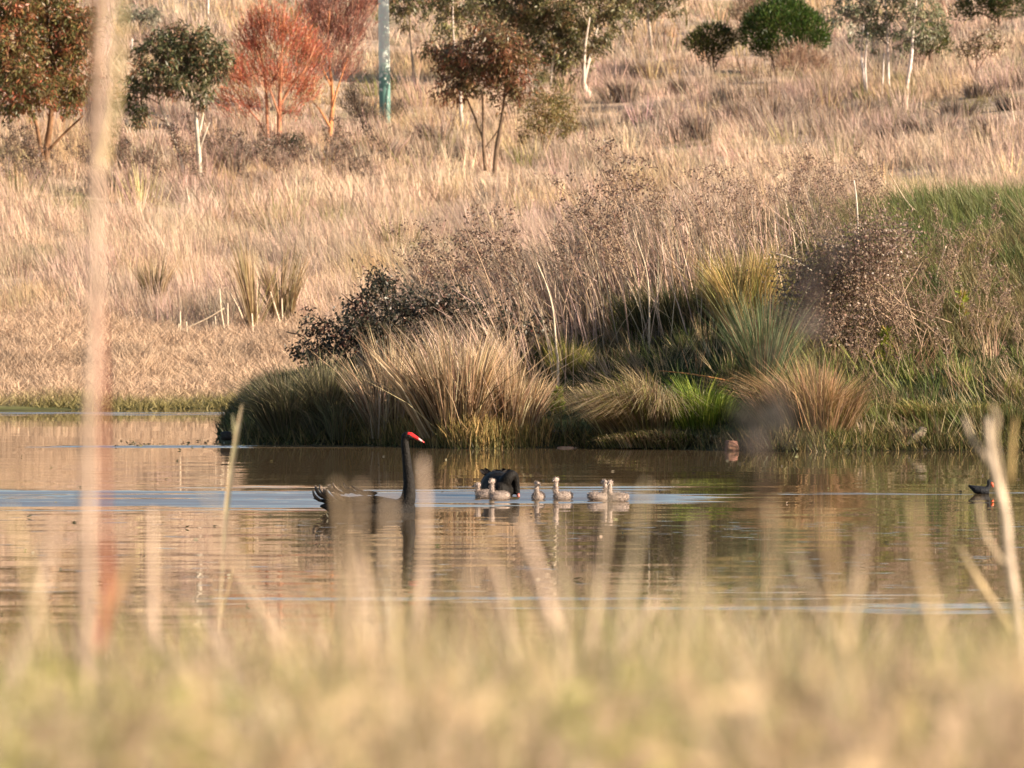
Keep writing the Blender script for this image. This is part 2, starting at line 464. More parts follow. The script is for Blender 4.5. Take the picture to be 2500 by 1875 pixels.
k = (lush * smooth(.42, .62, bnz) * .85 * (1 - .7 * smooth(7.5, 10, u) * smooth(4.5, 5.5, X)))[:, None]; col = col * (1 - k) + np.array((.30, .22, .11)) * k
k = (smooth(1.2, .2, u) * smooth(1.5, 4, X))[:, None] * .7; col = col * (1 - k) + np.array((.20, .19, .05)) * k
col = np.clip(col * (1 + .25 * rng.normal(size=(n, 1))) * (1 + .07 * rng.normal(size=(n, 3))), .01, .8)
h = (.05 + .13 * rng.random(n)) * (.4 + 1.2 * bnz) + lush * (.08 + .30 * rng.random(n)) * (.2 + 1.6 * a)
P = np.stack([X, Y, z - .01], 1)
lean = np.stack([-.30 + .5 * rng.normal(size=n), -.15 + .35 * rng.normal(size=n)], 1) * h[:, None]
blades(mb, P, h, .011 + .010 * rng.random(n), rng.random(n) * 6.28, lean, col * .9, col * 1.1, seg=1)
n = 7000; X = -3.6 + 12 * rng.random(n); Y = bank_front(X) - .04 + .5 * rng.random(n); hh = (.05 + .20 * rng.random(n)) * (.3 + 1.4 * fbm(X / .35, Y, 151))
cc = pick([(.10, .11, .035), (.24, .19, .08), (.34, .25, .12), (.07, .06, .035)], [.35, .25, .2, .2], n, .25)
blades(mb, np.stack([X, Y, np.maximum(terrain(X, Y), 0) - .02], 1), hh, .012 + .01 * rng.random(n), rng.random(n) * 6.28, np.stack([-.1 + .5 * rng.normal(size=n), -.35 + .4 * rng.normal(size=n)], 1) * hh[:, None], cc * .9, cc, seg=1)
nt_ = 2600; X = 1.0 + 8.5 * rng.random(nt_); u = .3 + 13.5 * rng.random(nt_); kp = ((X > 3.4) | (u > 3.2)) & ~((u > 8) & (X > 4.8) & (rng.random(nt_) < .25)); X, u = X[kp], u[kp]; nt_ = len(X); Y = bank_front(X) + u
tc_ = pick([(.42, .30, .17), (.26, .18, .105), (.17, .20, .055), (.52, .39, .24), (.33, .32, .09)], [.28, .22, .22, .14, .14], nt_, .2)
th = .16 + .38 * rng.random(nt_) ** 1.6; tl = np.stack([-.25 + .35 * rng.normal(size=nt_), -.1 + .25 * rng.normal(size=nt_)], 1)
i = np.repeat(np.arange(nt_), 14); n = len(i); o2 = rng.normal(size=(n, 2)) * .06; X = X[i] + o2[:, 0]; Y = Y[i] + o2[:, 1]
hh = th[i] * (.5 + .6 * rng.random(n)); cc = tc_[i] * (1 + .15 * rng.normal(size=(n, 1)))
blades(mb, np.stack([X, Y, terrain(X, Y) - .02], 1), hh, .012 + .008 * rng.random(n), rng.random(n) * 6.28, (tl[i] + o2 * 3 + rng.normal(size=(n, 2)) * .15) * hh[:, None], np.clip(cc * .85, .01, .8), np.clip(cc, .01, .8), seg=1)
mb.build('bank_grass', M_GREEN, label='green and straw grass over the promontory bank', cat='grass', kind='stuff')

# leaning dry stalks massed along the bank
mb = MB()
n = 15000
px = 880 + rng.random(n) * 1130
d = np.where((px > 930) & (px < 1400), 94.3, 95.5) + rng.random(n) * 8.8
X = (px - 1250) / F * d
keep = rng.random(n) < smooth(880, 1050, px) * (1 - .75 * smooth(1700, 1950, px)) * (.35 + 1.2 * fbm(X / .5, d / 1.2, 90))
keep &= ~((d < 97.6) & (px > 1280) & (px < 1850) & (rng.random(n) < .9)); keep &= ~((px > 1850) & (rng.random(n) < .5)); keep &= ~((px < 1000) & (d < 97))
X, d, px = X[keep], d[keep], px[keep]; n = len(X)
h = .86 * (.65 + .85 * rng.random(n)) * (.55 + .9 * fbm(X / .8, d / 1.5, 93)) * (1 - .3 * smooth(1250, 950, px)) * (1 - .35 * smooth(1600, 1900, px))+.1
ln = np.stack([-.55 + .13 * rng.normal(size=n) + .50 * smooth(1050, 1500, px) * (.4 + .6 * rng.random(n)), .12 * rng.normal(size=n)], 1) * h[:, None]
wild = rng.random(n) < .2; ln[wild, 0] += (rng.normal(size=wild.sum()) * .45) * h[wild]
col = pick([PINK, GREY, STRAW, BROWN, (.40, .29, .20)], [.24, .2, .2, .16, .2], n, .25)
P = np.stack([X, d, terrain(X, d) - .02], 1)
blades(mb, P, h, .012 + .010 * rng.random(n), rng.normal(size=n) * .7, ln, col * .95, np.clip(col * 1.2, 0, .9), seg=2, bend=.52)
# short side twigs on some of the stalks
m = rng.random(n) < .5
tt = .45 + .5 * rng.random(m.sum()); ll = np.concatenate([ln[m], np.zeros((m.sum(), 1))], 1)
A = P[m] + ll * (tt ** 1.6)[:, None] + np.array([0, 0, 1.]) * (h[m] * tt)[:, None]
Bp = A + np.stack([-.05 + .14 * rng.normal(size=m.sum()), .1 * rng.normal(size=m.sum()), .10 + .12 * rng.random(m.sum())], 1)
sticks(mb, A, Bp, .009, .004, col[m])
mb.build('dry_stalks', M_GRASS, label='mass of leaning dry grey-brown stalks on the bank', cat='stalks', kind='stuff')

# ------------------------------------------------------------------ trees and shrubs
def lobe_points(lo, n, shell=.55):
    c, r = lo
    D = rng.normal(size=(n, 3)); D /= np.linalg.norm(D, axis=1)[:, None]
    rad = np.where(rng.random(n) < shell, .72 + .3 * rng.random(n), rng.random(n) ** .5 * .8)
    return c + D * rad[:, None] * r, D
def make_tree(name, label, cat, base, stems, lobes, cols, wts, bark, style='gum', dens=1.0, leaf=(.14, .043), group=None, d=None, twigcol=None, depth=.8, leafgain=1.55):
    B = hit(*base) if d is None else ground_px(base[0], d)
    s = B.y / F
    if d is not None: base = (base[0], HORIZON + (CAM_H - B.z) / s)
    root = empty(name, B, label=label, cat=cat, group=group)
    def loc(px, py, y=0.0): return np.array([(px - base[0]) * s, y, (base[1] - py) * s])
    stem_pts = []
    for k, st in enumerate(stems):
        m = MB(); yd = 0 if k == 0 else rng.normal() * .12
        pts = [loc(p[0], p[1], yd + .10 * i * rng.normal() * .5) for i, p in enumerate(st)]
        pts[0] = pts[0] - np.array([0, 0, .12])
        cp = curve_pts(pts, 4); rr = np.interp(np.linspace(0, len(st) - 1, len(cp)), range(len(st)), [max(p[2] * s / 2, .008) for p in st])
        bc = np.array([np.array(bark) * (.8 + .4 * rng.random()) for _ in cp])
        tube(m, cp, rr, bc, 7)
        m.build('trunk', M_BARK, root, smooth_=True)
        stem_pts += [(c, r) for c, r in zip(cp, rr) if c[2] > .25 * cp[-1][2]] or [(cp[-1], rr[-1])]
    br = MB(); cr = MB()
    L = []
    for lo in lobes:
        px, py, rx, ry = lo[:4]
        L.append((loc(px, py, rng.normal() * rx * s * .35 * depth), np.array([rx * s, rx * s * depth, ry * s]), lo[4] if len(lo) > 4 else 1.0))
    tc = np.array(twigcol if twigcol is not None else bark) * .8
    for c, r, k in L:
        cand = [q for q in stem_pts if q[0][2] < c[2] + .2 * r[2]] or stem_pts
        j = min(cand, key=lambda q: np.linalg.norm(q[0] - c) + .6 * abs(q[0][2] - c[2] + r[2]))
        mid = (j[0] + c) / 2 + np.array([0, 0, .12 * np.linalg.norm(c - j[0])])
        bp = curve_pts([j[0], mid, c], 4); tube(br, bp, np.linspace(min(j[1] * .7, .05), .012, len(bp)), tc, 5)
        area = math.pi * r[0] * r[2]
        nt_ = int(8 + 7 * area)
        E, _ = lobe_points((c, r), nt_, 1.0)
        st = np.array([bp[rng.integers(len(bp) // 2, len(bp))] for _ in range(nt_)])
        sticks(br, st, E, .022, .007, np.tile(tc, (nt_, 1)))
        if style == 'gum':
            nc = max(int(area * 38 * dens * k), 8)
            Cc, Dd = lobe_points((c, r), nc)
            per = 30
            P = np.repeat(Cc, per, 0) + rng.normal(size=(nc * per, 3)) * np.array([.085, .085, .075])
            Dv = np.repeat(Dd, per, 0) * .45 + rng.normal(size=(nc * per, 3)) * .55 + np.array([0, 0, -.55])
            cc = (np.repeat(pick(cols, wts, nc, .2), per, 0) * .45 + pick(cols, wts, nc * per, .25) * .55) * leafgain * (1 + .22 * rng.normal(size=(nc * per, 1)))
            leaves(cr, P, Dv, leaf[0] * (.7 + .6 * rng.random(nc * per)), leaf[1], np.clip(cc, .006, .8))
        elif style == 'twiggy':
            nn_ = int(area * 620 * dens * k)
            P, Dd = lobe_points((c, r), nn_, .35); P = c + (P - c) * (.75 + .55 * rng.random(nn_) ** 2)[:, None]
            out = P - np.array([0, 0, c[2] - 1.2 * r[2]]); out[:, :2] -= 0
            Dv = out / (np.linalg.norm(out, axis=1)[:, None] + .01) * .7 + np.array([0, 0, .6]) + rng.normal(size=(nn_, 3)) * .28
            Dv /= np.linalg.norm(Dv, axis=1)[:, None]
            cc = pick(cols, wts, nn_, .22)
            ln = .16 + .25 * rng.random(nn_)
            sticks(cr, P, P + Dv * ln[:, None], .012, .007, cc)
            q_ = P + Dv * (ln * rng.random(nn_))[:, None]
            leaves(cr, q_, Dv + rng.normal(size=(nn_, 3)) * .6, .06 + .05 * rng.random(nn_), .022, np.clip(cc * 1.1, 0, .8))
        else:  # dense needle-like rounded shrub
            nn_ = int(area * 2600 * dens * k)
            P, Dd = lobe_points((c, r), nn_, .8)
            cl = fbm(P[:, 0] * 5, P[:, 2] * 5 + P[:, 1] * 4, 7)
            P = P + Dd * ((cl - .5) * .35 * r[0])[:, None]
            Dv = Dd * .8 + np.array([0, 0, .7]) + rng.normal(size=(nn_, 3)) * .35
            cc = pick(cols, wts, nn_, .2)
            leaves(cr, P, Dv, .10 + .08 * rng.random(nn_), .03, cc)
    br.build('branches', M_TWIG, root, kind='stuff'); cr.build('crown', M_LEAF, root, kind='stuff')
    return root

GUMC = [(.085, .082, .035), (.052, .055, .025), (.14, .125, .05), (.16, .085, .045), (.24, .20, .12)]
GUMW = [.34, .24, .2, .14, .08]
REDGUM = [(.20, .075, .045), (.14, .08, .04), (.085, .08, .032), (.055, .052, .023), (.18, .14, .075)]
make_tree('gum_tree', 'dense olive tree with rust-red upper crown and short forked brown trunk', 'tree', (112, 416),
          [[(112, 416, 19), (114, 360, 17), (124, 300, 14), (128, 200, 10)], [(108, 400, 13), (98, 350, 11), (88, 300, 8), (60, 240, 6)], [(122, 352, 8), (160, 325, 6), (205, 285, 5)]],
          [(60, 210, 95, 75), (160, 180, 75, 85), (20, 120, 90, 90), (120, 60, 110, 75), (20, 10, 90, 70), (190, 70, 55, 70), (100, -60, 120, 70), (160, 255, 45, 25, .6), (30, 265, 45, 22, .6)],
          [(.09, .088, .03), (.055, .056, .022), (.26, .075, .042), (.16, .12, .045), (.18, .10, .045)], [.34, .22, .18, .16, .1], (.20, .11, .06), dens=1.35)
make_tree('gum_tree', 'small gum with two slender white trunks beside the red trees', 'tree', (488, 446),
          [[(490, 446, 13), (486, 380, 11), (480, 310, 10), (476, 270, 8), (468, 225, 5)], [(452, 428, 8), (440, 385, 7), (420, 330, 6), (395, 270, 5), (380, 210, 4)], [(486, 360, 5), (500, 330, 4), (512, 300, 3)], [(484, 320, 8), (496, 270, 6), (497, 200, 4)]],
          [(400, 140, 75, 55), (470, 110, 60, 55), (360, 190, 55, 42), (440, 195, 70, 42), (510, 150, 45, 55), (330, 240, 36, 32, .8), (500, 225, 40, 35, .7), (345, 285, 26, 22, .5), (535, 160, 30, 40, .7), (415, 90, 40, 25, .8)],
          [(.06, .07, .03), (.04, .048, .022), (.12, .11, .05), (.19, .085, .05), (.24, .2, .14)], [.34, .3, .14, .14, .08], (.52, .45, .36), twigcol=(.2, .14, .1), dens=1.15)
REDT = [(.50, .14, .08), (.42, .10, .065), (.52, .22, .11), (.30, .11, .07), (.24, .16, .06)]
make_tree('red_tree', 'feathery orange-red tree with several upright trunks and green bush at its foot', 'tree', (672, 356),
          [[(680, 352, 13), (682, 290, 12), (684, 220, 9), (690, 120, 6), (694, 40, 4)], [(655, 352, 9), (652, 290, 8), (650, 230, 7), (640, 150, 5), (618, 80, 3)], [(652, 330, 6), (630, 295, 5), (600, 260, 4), (560, 200, 3)], [(684, 250, 7), (710, 210, 5), (745, 170, 4), (770, 110, 3)], [(682, 270, 5), (650, 200, 4), (610, 150, 3)]],
          [(690, 80, 70, 75), (620, 110, 65, 70), (740, 130, 60, 80), (590, 190, 60, 60), (670, 190, 75, 55), (740, 220, 50, 50), (610, 260, 60, 40, .7), (640, 55, 50, 45), (555, 250, 40, 40, .6), (700, 275, 45, 30, .5)],
          REDT, [.26, .2, .26, .12, .16], (.42, .19, .11), 'twiggy', dens=.62, twigcol=(.30, .12, .08))
make_tree('red_tree', 'slim pinkish-brown bare-twigged tree with orange trunk left of the pole', 'tree', (806, 350),
          [[(804, 350, 12), (808, 300, 12), (812, 250, 10), (808, 190, 8), (800, 110, 5), (806, 30, 3)], [(806, 300, 7), (785, 275, 5), (765, 250, 3)], [(812, 250, 6), (830, 200, 4), (850, 140, 3)], [(808, 200, 5), (785, 160, 4), (770, 100, 3)]],
          [(800, 70, 60, 80), (850, 80, 50, 75), (780, 150, 45, 55, .7), (840, 170, 45, 45, .7), (820, -20, 70, 60), (770, 30, 45, 60), (880, 20, 40, 50)],
          [(.33, .13, .09), (.28, .14, .11), (.38, .19, .13), (.2, .1, .08)], [.3, .3, .25, .15], (.50, .22, .10), 'twiggy', dens=.85, twigcol=(.32, .17, .12))
make_tree('shrub', 'low mixed green shrub at the foot of the feathery red tree', 'shrub', (685, 392), [[(690, 392, 6), (688, 365, 4)], [(680, 392, 5), (668, 362, 3)]],
          [(690, 350, 55, 30), (650, 362, 40, 20), (725, 345, 32, 26)], [(.09, .12, .04), (.14, .11, .06), (.2, .14, .09)], [.4, .35, .25], (.2, .13, .09), 'gum', dens=.9, leaf=(.09, .03))
make_tree('gum_tree', 'red-brown leafed gum on two thin dark stems in the middle of the slope', 'tree', (1200, 432),
          [[(1205, 436, 13), (1212, 370, 12), (1222, 310, 10), (1230, 250, 6), (1235, 190, 4)], [(1185, 405, 9), (1180, 345, 9), (1180, 290, 7), (1178, 220, 5)], [(1182, 335, 6), (1160, 290, 5), (1140, 240, 4), (1128, 200, 3)], [(1184, 350, 4), (1215, 320, 3), (1235, 280, 2)]],
          [(1190, 115, 85, 62, 1.3), (1120, 155, 58, 58, 1.2), (1250, 155, 62, 60, 1.2), (1180, 195, 75, 38), (1100, 215, 45, 32, .9), (1270, 215, 45, 30, .8), (1060, 115, 40, 28, .5), (1230, 90, 55, 25, .9), (1240, 250, 40, 22, .4)],
          REDGUM, [.26, .26, .24, .16, .08], (.16, .11, .075), dens=1.0, twigcol=(.24, .15, .1))
make_tree('gum_tree', 'broad olive-green gum with pale leaning trunks behind the red-brown gum', 'tree', (1410, 235),
          [[(1440, 226, 16), (1425, 205, 13), (1432, 170, 10), (1448, 110, 8), (1462, 40, 6), (1465, -60, 4)], [(1345, 240, 8), (1346, 180, 6), (1360, 100, 5)], [(1305, 245, 6), (1292, 190, 6), (1280, 120, 4)], [(1425, 200, 8), (1428, 120, 6), (1440, 40, 4)]],
          [(1330, 60, 90, 75), (1420, 80, 75, 70), (1260, 30, 90, 60), (1380, 0, 110, 70), (1500, 30, 60, 50), (1380, 150, 60, 45, .8), (1300, 120, 60, 45), (1200, -10, 80, 55), (1500, -60, 90, 60), (1330, -80, 130, 60), (1320, 190, 40, 25, .5)],
          GUMC, GUMW, (.60, .50, .42), dens=.95, twigcol=(.35, .27, .2))
make_tree('gum_tree', 'thin gum with one pale trunk left of the red-brown gum', 'tree', (1127, 318),
          [[(1128, 318, 12), (1125, 270, 9), (1122, 200, 7), (1108, 100, 5), (1105, 0, 4)], [(1122, 210, 5), (1150, 130, 4), (1168, 40, 3)]],
          [(1110, 50, 50, 50, .7), (1150, 20, 60, 50, .8), (1080, 0, 50, 45, .7), (1110, 110, 30, 25, .5), (1120, -60, 80, 50)],
          GUMC, GUMW, (.50, .42, .36), dens=.8, twigcol=(.3, .22, .17))
make_tree('gum_tree', 'olive tree cut by the top edge just right of the pole', 'tree', (1010, 190),
          [[(1012, 190, 8), (1006, 130, 7), (1000, 40, 5), (998, -60, 4)]],
          [(1000, 20, 60, 50, .8), (960, -10, 50, 45), (1050, -20, 50, 45), (1000, -80, 80, 50)],
          GUMC, GUMW, (.3, .22, .16), dens=.8)
make_tree('gum_tree', 'olive tree with drooping sprays cut by the top edge beyond the broad gum', 'tree', (1590, 120),
          [[(1592, 120, 8), (1586, 70, 7), (1580, 0, 5), (1590, -60, 4)]],
          [(1570, 10, 60, 40, .8), (1630, 5, 45, 35, .8), (1600, -50, 90, 45), (1530, -20, 50, 40)],
          GUMC, GUMW, (.4, .33, .27), dens=.8)
make_tree('sapling', 'bushy olive-brown sapling on splayed stems right of the red-brown gum', 'shrub', (1332, 398),
          [[(1330, 398, 8), (1326, 360, 6), (1318, 320, 4), (1305, 270, 3)], [(1328, 370, 5), (1345, 330, 4), (1368, 290, 3)], [(1327, 375, 4), (1330, 300, 3), (1335, 250, 2)]],
          [(1320, 275, 52, 58, 1.6), (1365, 275, 42, 62, 1.6), (1335, 245, 42, 32), (1300, 310, 30, 35, .6), (1390, 315, 22, 26, .4), (1270, 335, 16, 18, .4)],
          [(.13, .11, .035), (.08, .075, .028), (.20, .13, .05), (.17, .09, .045)], [.38, .28, .2, .14], (.26, .18, .12), dens=1.1, leaf=(.085, .024))
make_tree('shrub', 'small round olive shrub on a dark stem left of the big green shrub', 'shrub', (1738, 184),
          [[(1742, 184, 8), (1742, 150, 6), (1740, 110, 4)], [(1740, 168, 4), (1722, 130, 3)], [(1742, 160, 4), (1765, 125, 3)]],
          [(1738, 95, 52, 38), (1700, 105, 32, 26, .8), (1772, 100, 30, 26, .8), (1735, 130, 36, 22, .6)],
          [(.07, .085, .02), (.045, .055, .015), (.12, .11, .03), (.13, .09, .04)], [.4, .3, .2, .1], (.12, .08, .055), 'needle', dens=.75)
make_tree('shrub', 'large rounded dark green shrub near the top edge', 'shrub', (1900, 178),
          [[(1890, 178, 9), (1885, 140, 7), (1870, 80, 5)], [(1905, 178, 8), (1925, 130, 6), (1945, 80, 4)]],
          [(1900, 60, 88, 58), (1850, 80, 48, 46), (1970, 75, 58, 48), (1915, 30, 62, 34), (1870, 120, 36, 24, .8), (1990, 100, 36, 26, .8)],
          [(.055, .10, .018), (.03, .06, .012), (.085, .13, .025), (.11, .11, .03)], [.4, .3, .22, .08], (.12, .08, .055), 'needle', dens=.8)
make_tree('gum_tree', 'silvery-leafed gum clump on five thin white trunks at upper right', 'tree', (2170, 235),
          [[(2115, 215, 7), (2108, 175, 6), (2104, 130, 5), (2108, 60, 4)], [(2117, 218, 6), (2112, 160, 5), (2118, 80, 4)], [(2152, 232, 4), (2156, 185, 4), (2158, 130, 3)],
           [(2174, 236, 9), (2170, 190, 8), (2168, 130, 6), (2165, 50, 5), (2160, -40, 4)], [(2208, 236, 10), (2216, 195, 9), (2224, 140, 9), (2228, 80, 7), (2235, 0, 5), (2240, -60, 4)]],
          [(2110, 50, 55, 55, .8), (2180, 40, 60, 55, .8), (2250, 40, 55, 60, .8), (2150, 95, 60, 30, .6), (2210, 100, 50, 28, .5), (2060, 40, 40, 35, .5), (2290, 70, 35, 35, .6), (2180, -40, 120, 60), (2100, 0, 60, 50, .8)],
          [(.11, .12, .065), (.07, .08, .04), (.16, .16, .10), (.30, .27, .2), (.15, .09, .06)], [.32, .26, .2, .12, .1], (.62, .52, .46), dens=.6, twigcol=(.32, .25, .2))
make_tree('shrub', 'dull green shrub behind the white-trunked gum clump', 'shrub', (2270, 160), [[(2270, 160, 5), (2270, 120, 4)]],
          [(2275, 95, 40, 40), (2240, 115, 28, 24, .8), (2300, 115, 26, 24, .7)], [(.10, .115, .03), (.07, .075, .025), (.15, .12, .05)], [.5, .3, .2], (.15, .1, .07), 'needle', dens=.6)
make_tree('shrub', 'sparse brown shrub on thin stems at the far upper right', 'shrub', (2380, 192),
          [[(2380, 192, 5), (2385, 150, 4), (2390, 110, 3)], [(2378, 180, 4), (2360, 140, 3), (2345, 110, 2)], [(2384, 165, 3), (2420, 120, 2)]],
          [(2390, 110, 50, 32, .6), (2350, 120, 30, 22, .5), (2430, 105, 30, 22, .5), (2400, 85, 40, 20, .5)],
          [(.17, .11, .07), (.12, .085, .05), (.10, .10, .04)], [.45, .3, .25], (.22, .14, .1), dens=.8, leaf=(.10, .035))
make_tree('shrub', 'dark green bush touching the top right corner', 'shrub', (2440, 92), [[(2440, 92, 7), (2436, 40, 5)]],
          [(2400, 10, 60, 36), (2470, 8, 60, 38), (2440, -30, 90, 40), (2350, 30, 30, 25, .6)], [(.06, .085, .02), (.035, .05, .014), (.12, .10, .04)], [.5, .3, .2], (.15, .1, .07), 'needle', dens=.6)
make_tree('shrub', 'dry brown shrub at the left shoulder of the big green shrub', 'shrub', (1815, 90), [[(1815, 90, 5), (1818, 50, 4)]],
          [(1820, 25, 38, 32, .7), (1845, 5, 34, 28, .7), (1800, 45, 20, 20, .5)], [(.21, .13, .085), (.16, .105, .07), (.26, .17, .11)], [.4, .35, .25], (.22, .15, .1), 'twiggy', dens=.9)
make_tree('shrub', 'pinkish dry shrub low in front of the big green shrub', 'shrub', (1960, 205), [[(1960, 205, 4), (1962, 165, 3)], [(1955, 205, 4), (1935, 160, 3)]],
          [(1960, 150, 55, 40, .8), (1915, 155, 35, 30, .7), (2005, 165, 35, 30, .7)], [(.34, .21, .14), (.26, .16, .11), (.40, .28, .18)], [.4, .35, .25], (.26, .17, .12), 'twiggy', dens=1.0)
make_tree('shrub', 'grey-green shrub under the top edge beside the tall stem', 'shrub', (340, 96), [[(340, 96, 5), (342, 60, 4)]],
          [(345, 50, 46, 32, .6), (310, 35, 30, 25, .5), (370, 40, 28, 22, .5)], [(.14, .14, .10), (.10, .10, .07), (.2, .18, .13)], [.4, .35, .25], (.25, .2, .16), dens=.7)
make_tree('shrub', 'dark low shrub tucked behind the left foot of the pole', 'shrub', (885, 318), [[(885, 318, 5), (885, 295, 4)]],
          [(880, 285, 34, 26, .8), (905, 290, 22, 22, .7), (860, 250, 30, 50, .5)], [(.12, .085, .06), (.08, .06, .045), (.17, .12, .09)], [.4, .35, .25], (.15, .1, .08), 'twiggy', dens=1.3)
make_tree('shrub', 'dark low shrub by the right foot of the pole', 'shrub', (970, 310), [[(970, 310, 5), (970, 290, 4)]],
          [(972, 285, 26, 22, .9)], [(.12, .085, .06), (.08, .06, .045), (.17, .12, .09)], [.4, .35, .25], (.15, .1, .08), 'twiggy', dens=1.3)
make_tree('sapling', 'bare forked grey sapling in front of the pole', 'sapling', (936, 352),
          [[(937, 352, 6), (934, 322, 5), (938, 290, 3)], [(934, 335, 4), (918, 318, 3), (908, 305, 2)], [(936, 330, 4), (948, 315, 3), (962, 305, 2)]],
          [(936, 285, 22, 14, .3)], [(.26, .18, .12)], [1], (.24, .17, .12), 'twiggy', dens=.4)

# utility pole: weathered green paint, pale lichen patches
def pole():
    B = hit(940, 300); s = B.y / F
    mb = MB(); H = 8.6; r0, r1 = 14.5 * s, 11.5 * s
    zs = np.linspace(-.4, H, 40)
    cols = []
    for z in zs:
        k = float(smooth(1.15, 1.75, z))
        cols.append(np.array((.11, .22, .19)) * (1 - k) + np.array((.62, .72, .63)) * k)
    tube(mb, [(0.0 - .012 * z, 0, z) for z in zs], np.linspace(r0, r1, 40), np.array(cols), 20)
    m = surf_mat('weathered painted pole', .55, 3, .12, .2, .3)
    N = m.node_tree.nodes; Lk = m.node_tree.links; p = N['Principled BSDF']
    no = N.new('ShaderNodeTexNoise'); no.inputs['Scale'].default_value = 11; no.inputs['Detail'].default_value = 5
    tc = N.new('ShaderNodeTexCoord'); Lk.new(tc.outputs['Object'], no.inputs['Vector'])
    sp = N.new('ShaderNodeSeparateXYZ'); Lk.new(tc.outputs['Object'], sp.inputs[0])
    zr = N.new('ShaderNodeMapRange'); zr.interpolation_type = 'SMOOTHSTEP'; zr.inputs[1].default_value = .25; zr.inputs[2].default_value = 2.1
    zr.inputs[3].default_value = -.12; zr.inputs[4].default_value = .13; Lk.new(sp.outputs[2], zr.inputs[0])
    ad = N.new('ShaderNodeMath'); ad.operation = 'ADD'; Lk.new(no.outputs[0], ad.inputs[0]); Lk.new(zr.outputs[0], ad.inputs[1])
    st = N.new('ShaderNodeMapRange'); st.inputs[1].default_value = .56; st.inputs[2].default_value = .60; Lk.new(ad.outputs[0], st.inputs[0])
    mx = N.new('ShaderNodeMix'); mx.data_type = 'RGBA'; Lk.new(st.outputs[0], mx.inputs['Factor'])
    old = p.inputs['Base Color'].links[0].from_socket; Lk.new(old, mx.inputs['A']); mx.inputs['B'].default_value = (.62, .64, .58, 1)
    Lk.new(mx.outputs['Result'], p.inputs['Base Color'])
    mb.build('utility_pole', m, loc=B, smooth_=True, label='weathered green and white painted pole standing on the hillside', cat='pole')
pole()
for px, y0, y1 in ((508, 52, -10), (322, 138, 95)):
    B = hit(px, y0); s = B.y / F; mb = MB()
    tube(mb, [(0, 0, -.2), (.01, 0, (y0 - y1) * s)], [2.2 * s, 1.8 * s], (.7, .64, .55), 6)
    mb.build('white_stake', M_BARK, loc=B, label='thin white stake on the slope ' + ('under the top edge' if px > 400 else 'left of the white-trunked gum'), cat='stake')

# ------------------------------------------------------------------ tussocks
def tussock_mesh(mb, n, R, h, splay, lean=(-.1, 0), cols=(STRAW, PINK), wts=(.6, .4), wd=.011, droop=.0, basecol=.7, jitter=.2, ysq=1.0, chaos=.16):
    ns = max(6, n // 60); sa = rng.random(ns) * 6.283; sr = np.sqrt(rng.random(ns)) * R
    sc = np.stack([np.cos(sa) * sr, np.sin(sa) * sr], 1); sl = rng.normal(size=(ns, 2)) * chaos; sh = .75 + .45 * rng.random(ns); scol = 1 + .18 * rng.normal(size=ns)
    i = rng.integers(0, ns, n)
    xy = sc[i] + rng.normal(size=(n, 2)) * R * .13
    r = np.minimum(np.linalg.norm(xy, axis=1), R * 1.15); a = np.arctan2(xy[:, 1], xy[:, 0])
    P = np.stack([xy[:, 0], xy[:, 1] * ysq, np.zeros(n) - .05], 1)
    hh = h * (.55 + .5 * rng.random(n)) * (1 - .25 * r / R) * sh[i]
    out = (r / R) * splay
    ln = np.stack([np.cos(a) * out, np.sin(a) * out], 1) * hh[:, None] + np.array(lean) * hh[:, None] + (sl[i] + rng.normal(size=(n, 2)) * .10) * hh[:, None]
    st = rng.random(n) < .06; ln[st] += rng.normal(size=(st.sum(), 2)) * .5 * hh[st][:, None]
    c = np.clip(pick(cols, wts, n, jitter) * scol[i][:, None], .01, .9)
    dr = np.clip(droop * (.3 + out), 0, .75)
    blades(mb, P, hh, wd * (.7 + .7 * rng.random(n)), rng.normal(size=n) * .9, ln, c * basecol, np.clip(c * 1.12, 0, .9), seg=2, droop=dr, bend=.46)  # tips lightened to carry sunlight in the blade colour
def tussock(name, label, base, n, R, h, splay, d=None, group=None, cat='grass tussock', mat=None, z=None, **k):
    if d is not None and d < 20: d = float(bank_front((base[0] - 1250) / F * 92)) + d
    B = hit(*base) if d is None else ground_px(base[0], d)
    if z is not None: B.z = z
    mb = MB(); tussock_mesh(mb, n, R, h, splay, **k)
    return mb.build(name, mat or M_GRASS, loc=B, label=label, cat=cat, group=group)
TST = [(.58, .41, .25), (.66, .50, .33), (.42, .28, .165), (.22, .15, .08)]
TW = [.4, .27, .2, .13]
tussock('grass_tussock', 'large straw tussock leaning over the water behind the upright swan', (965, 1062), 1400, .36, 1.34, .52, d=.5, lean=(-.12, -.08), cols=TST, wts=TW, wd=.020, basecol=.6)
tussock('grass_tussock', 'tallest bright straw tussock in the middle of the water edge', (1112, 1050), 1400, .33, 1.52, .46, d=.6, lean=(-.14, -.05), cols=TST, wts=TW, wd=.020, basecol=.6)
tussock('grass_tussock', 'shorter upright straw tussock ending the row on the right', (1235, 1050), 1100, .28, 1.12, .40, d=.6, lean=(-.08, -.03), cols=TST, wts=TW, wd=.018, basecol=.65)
mb = MB(); n = 2600
X = (820 + 520 * rng.random(n) - 1250) / F * 92; Y = bank_front(X) + .02 + .45 * rng.random(n); hh = .16 + .26 * rng.random(n)
fc = pick([(.46, .31, .13), (.33, .23, .09), (.18, .16, .05)], [.4, .35, .25], n, .25)
blades(mb, np.stack([X, Y, np.maximum(terrain(X, Y), 0) - .03], 1), hh, .012 + .008 * rng.random(n), rng.normal(size=n) * .9, np.stack([-.06 + .2 * rng.normal(size=n), -.1 + .2 * rng.normal(size=n)], 1) * hh[:, None], fc * .8, fc, seg=2)
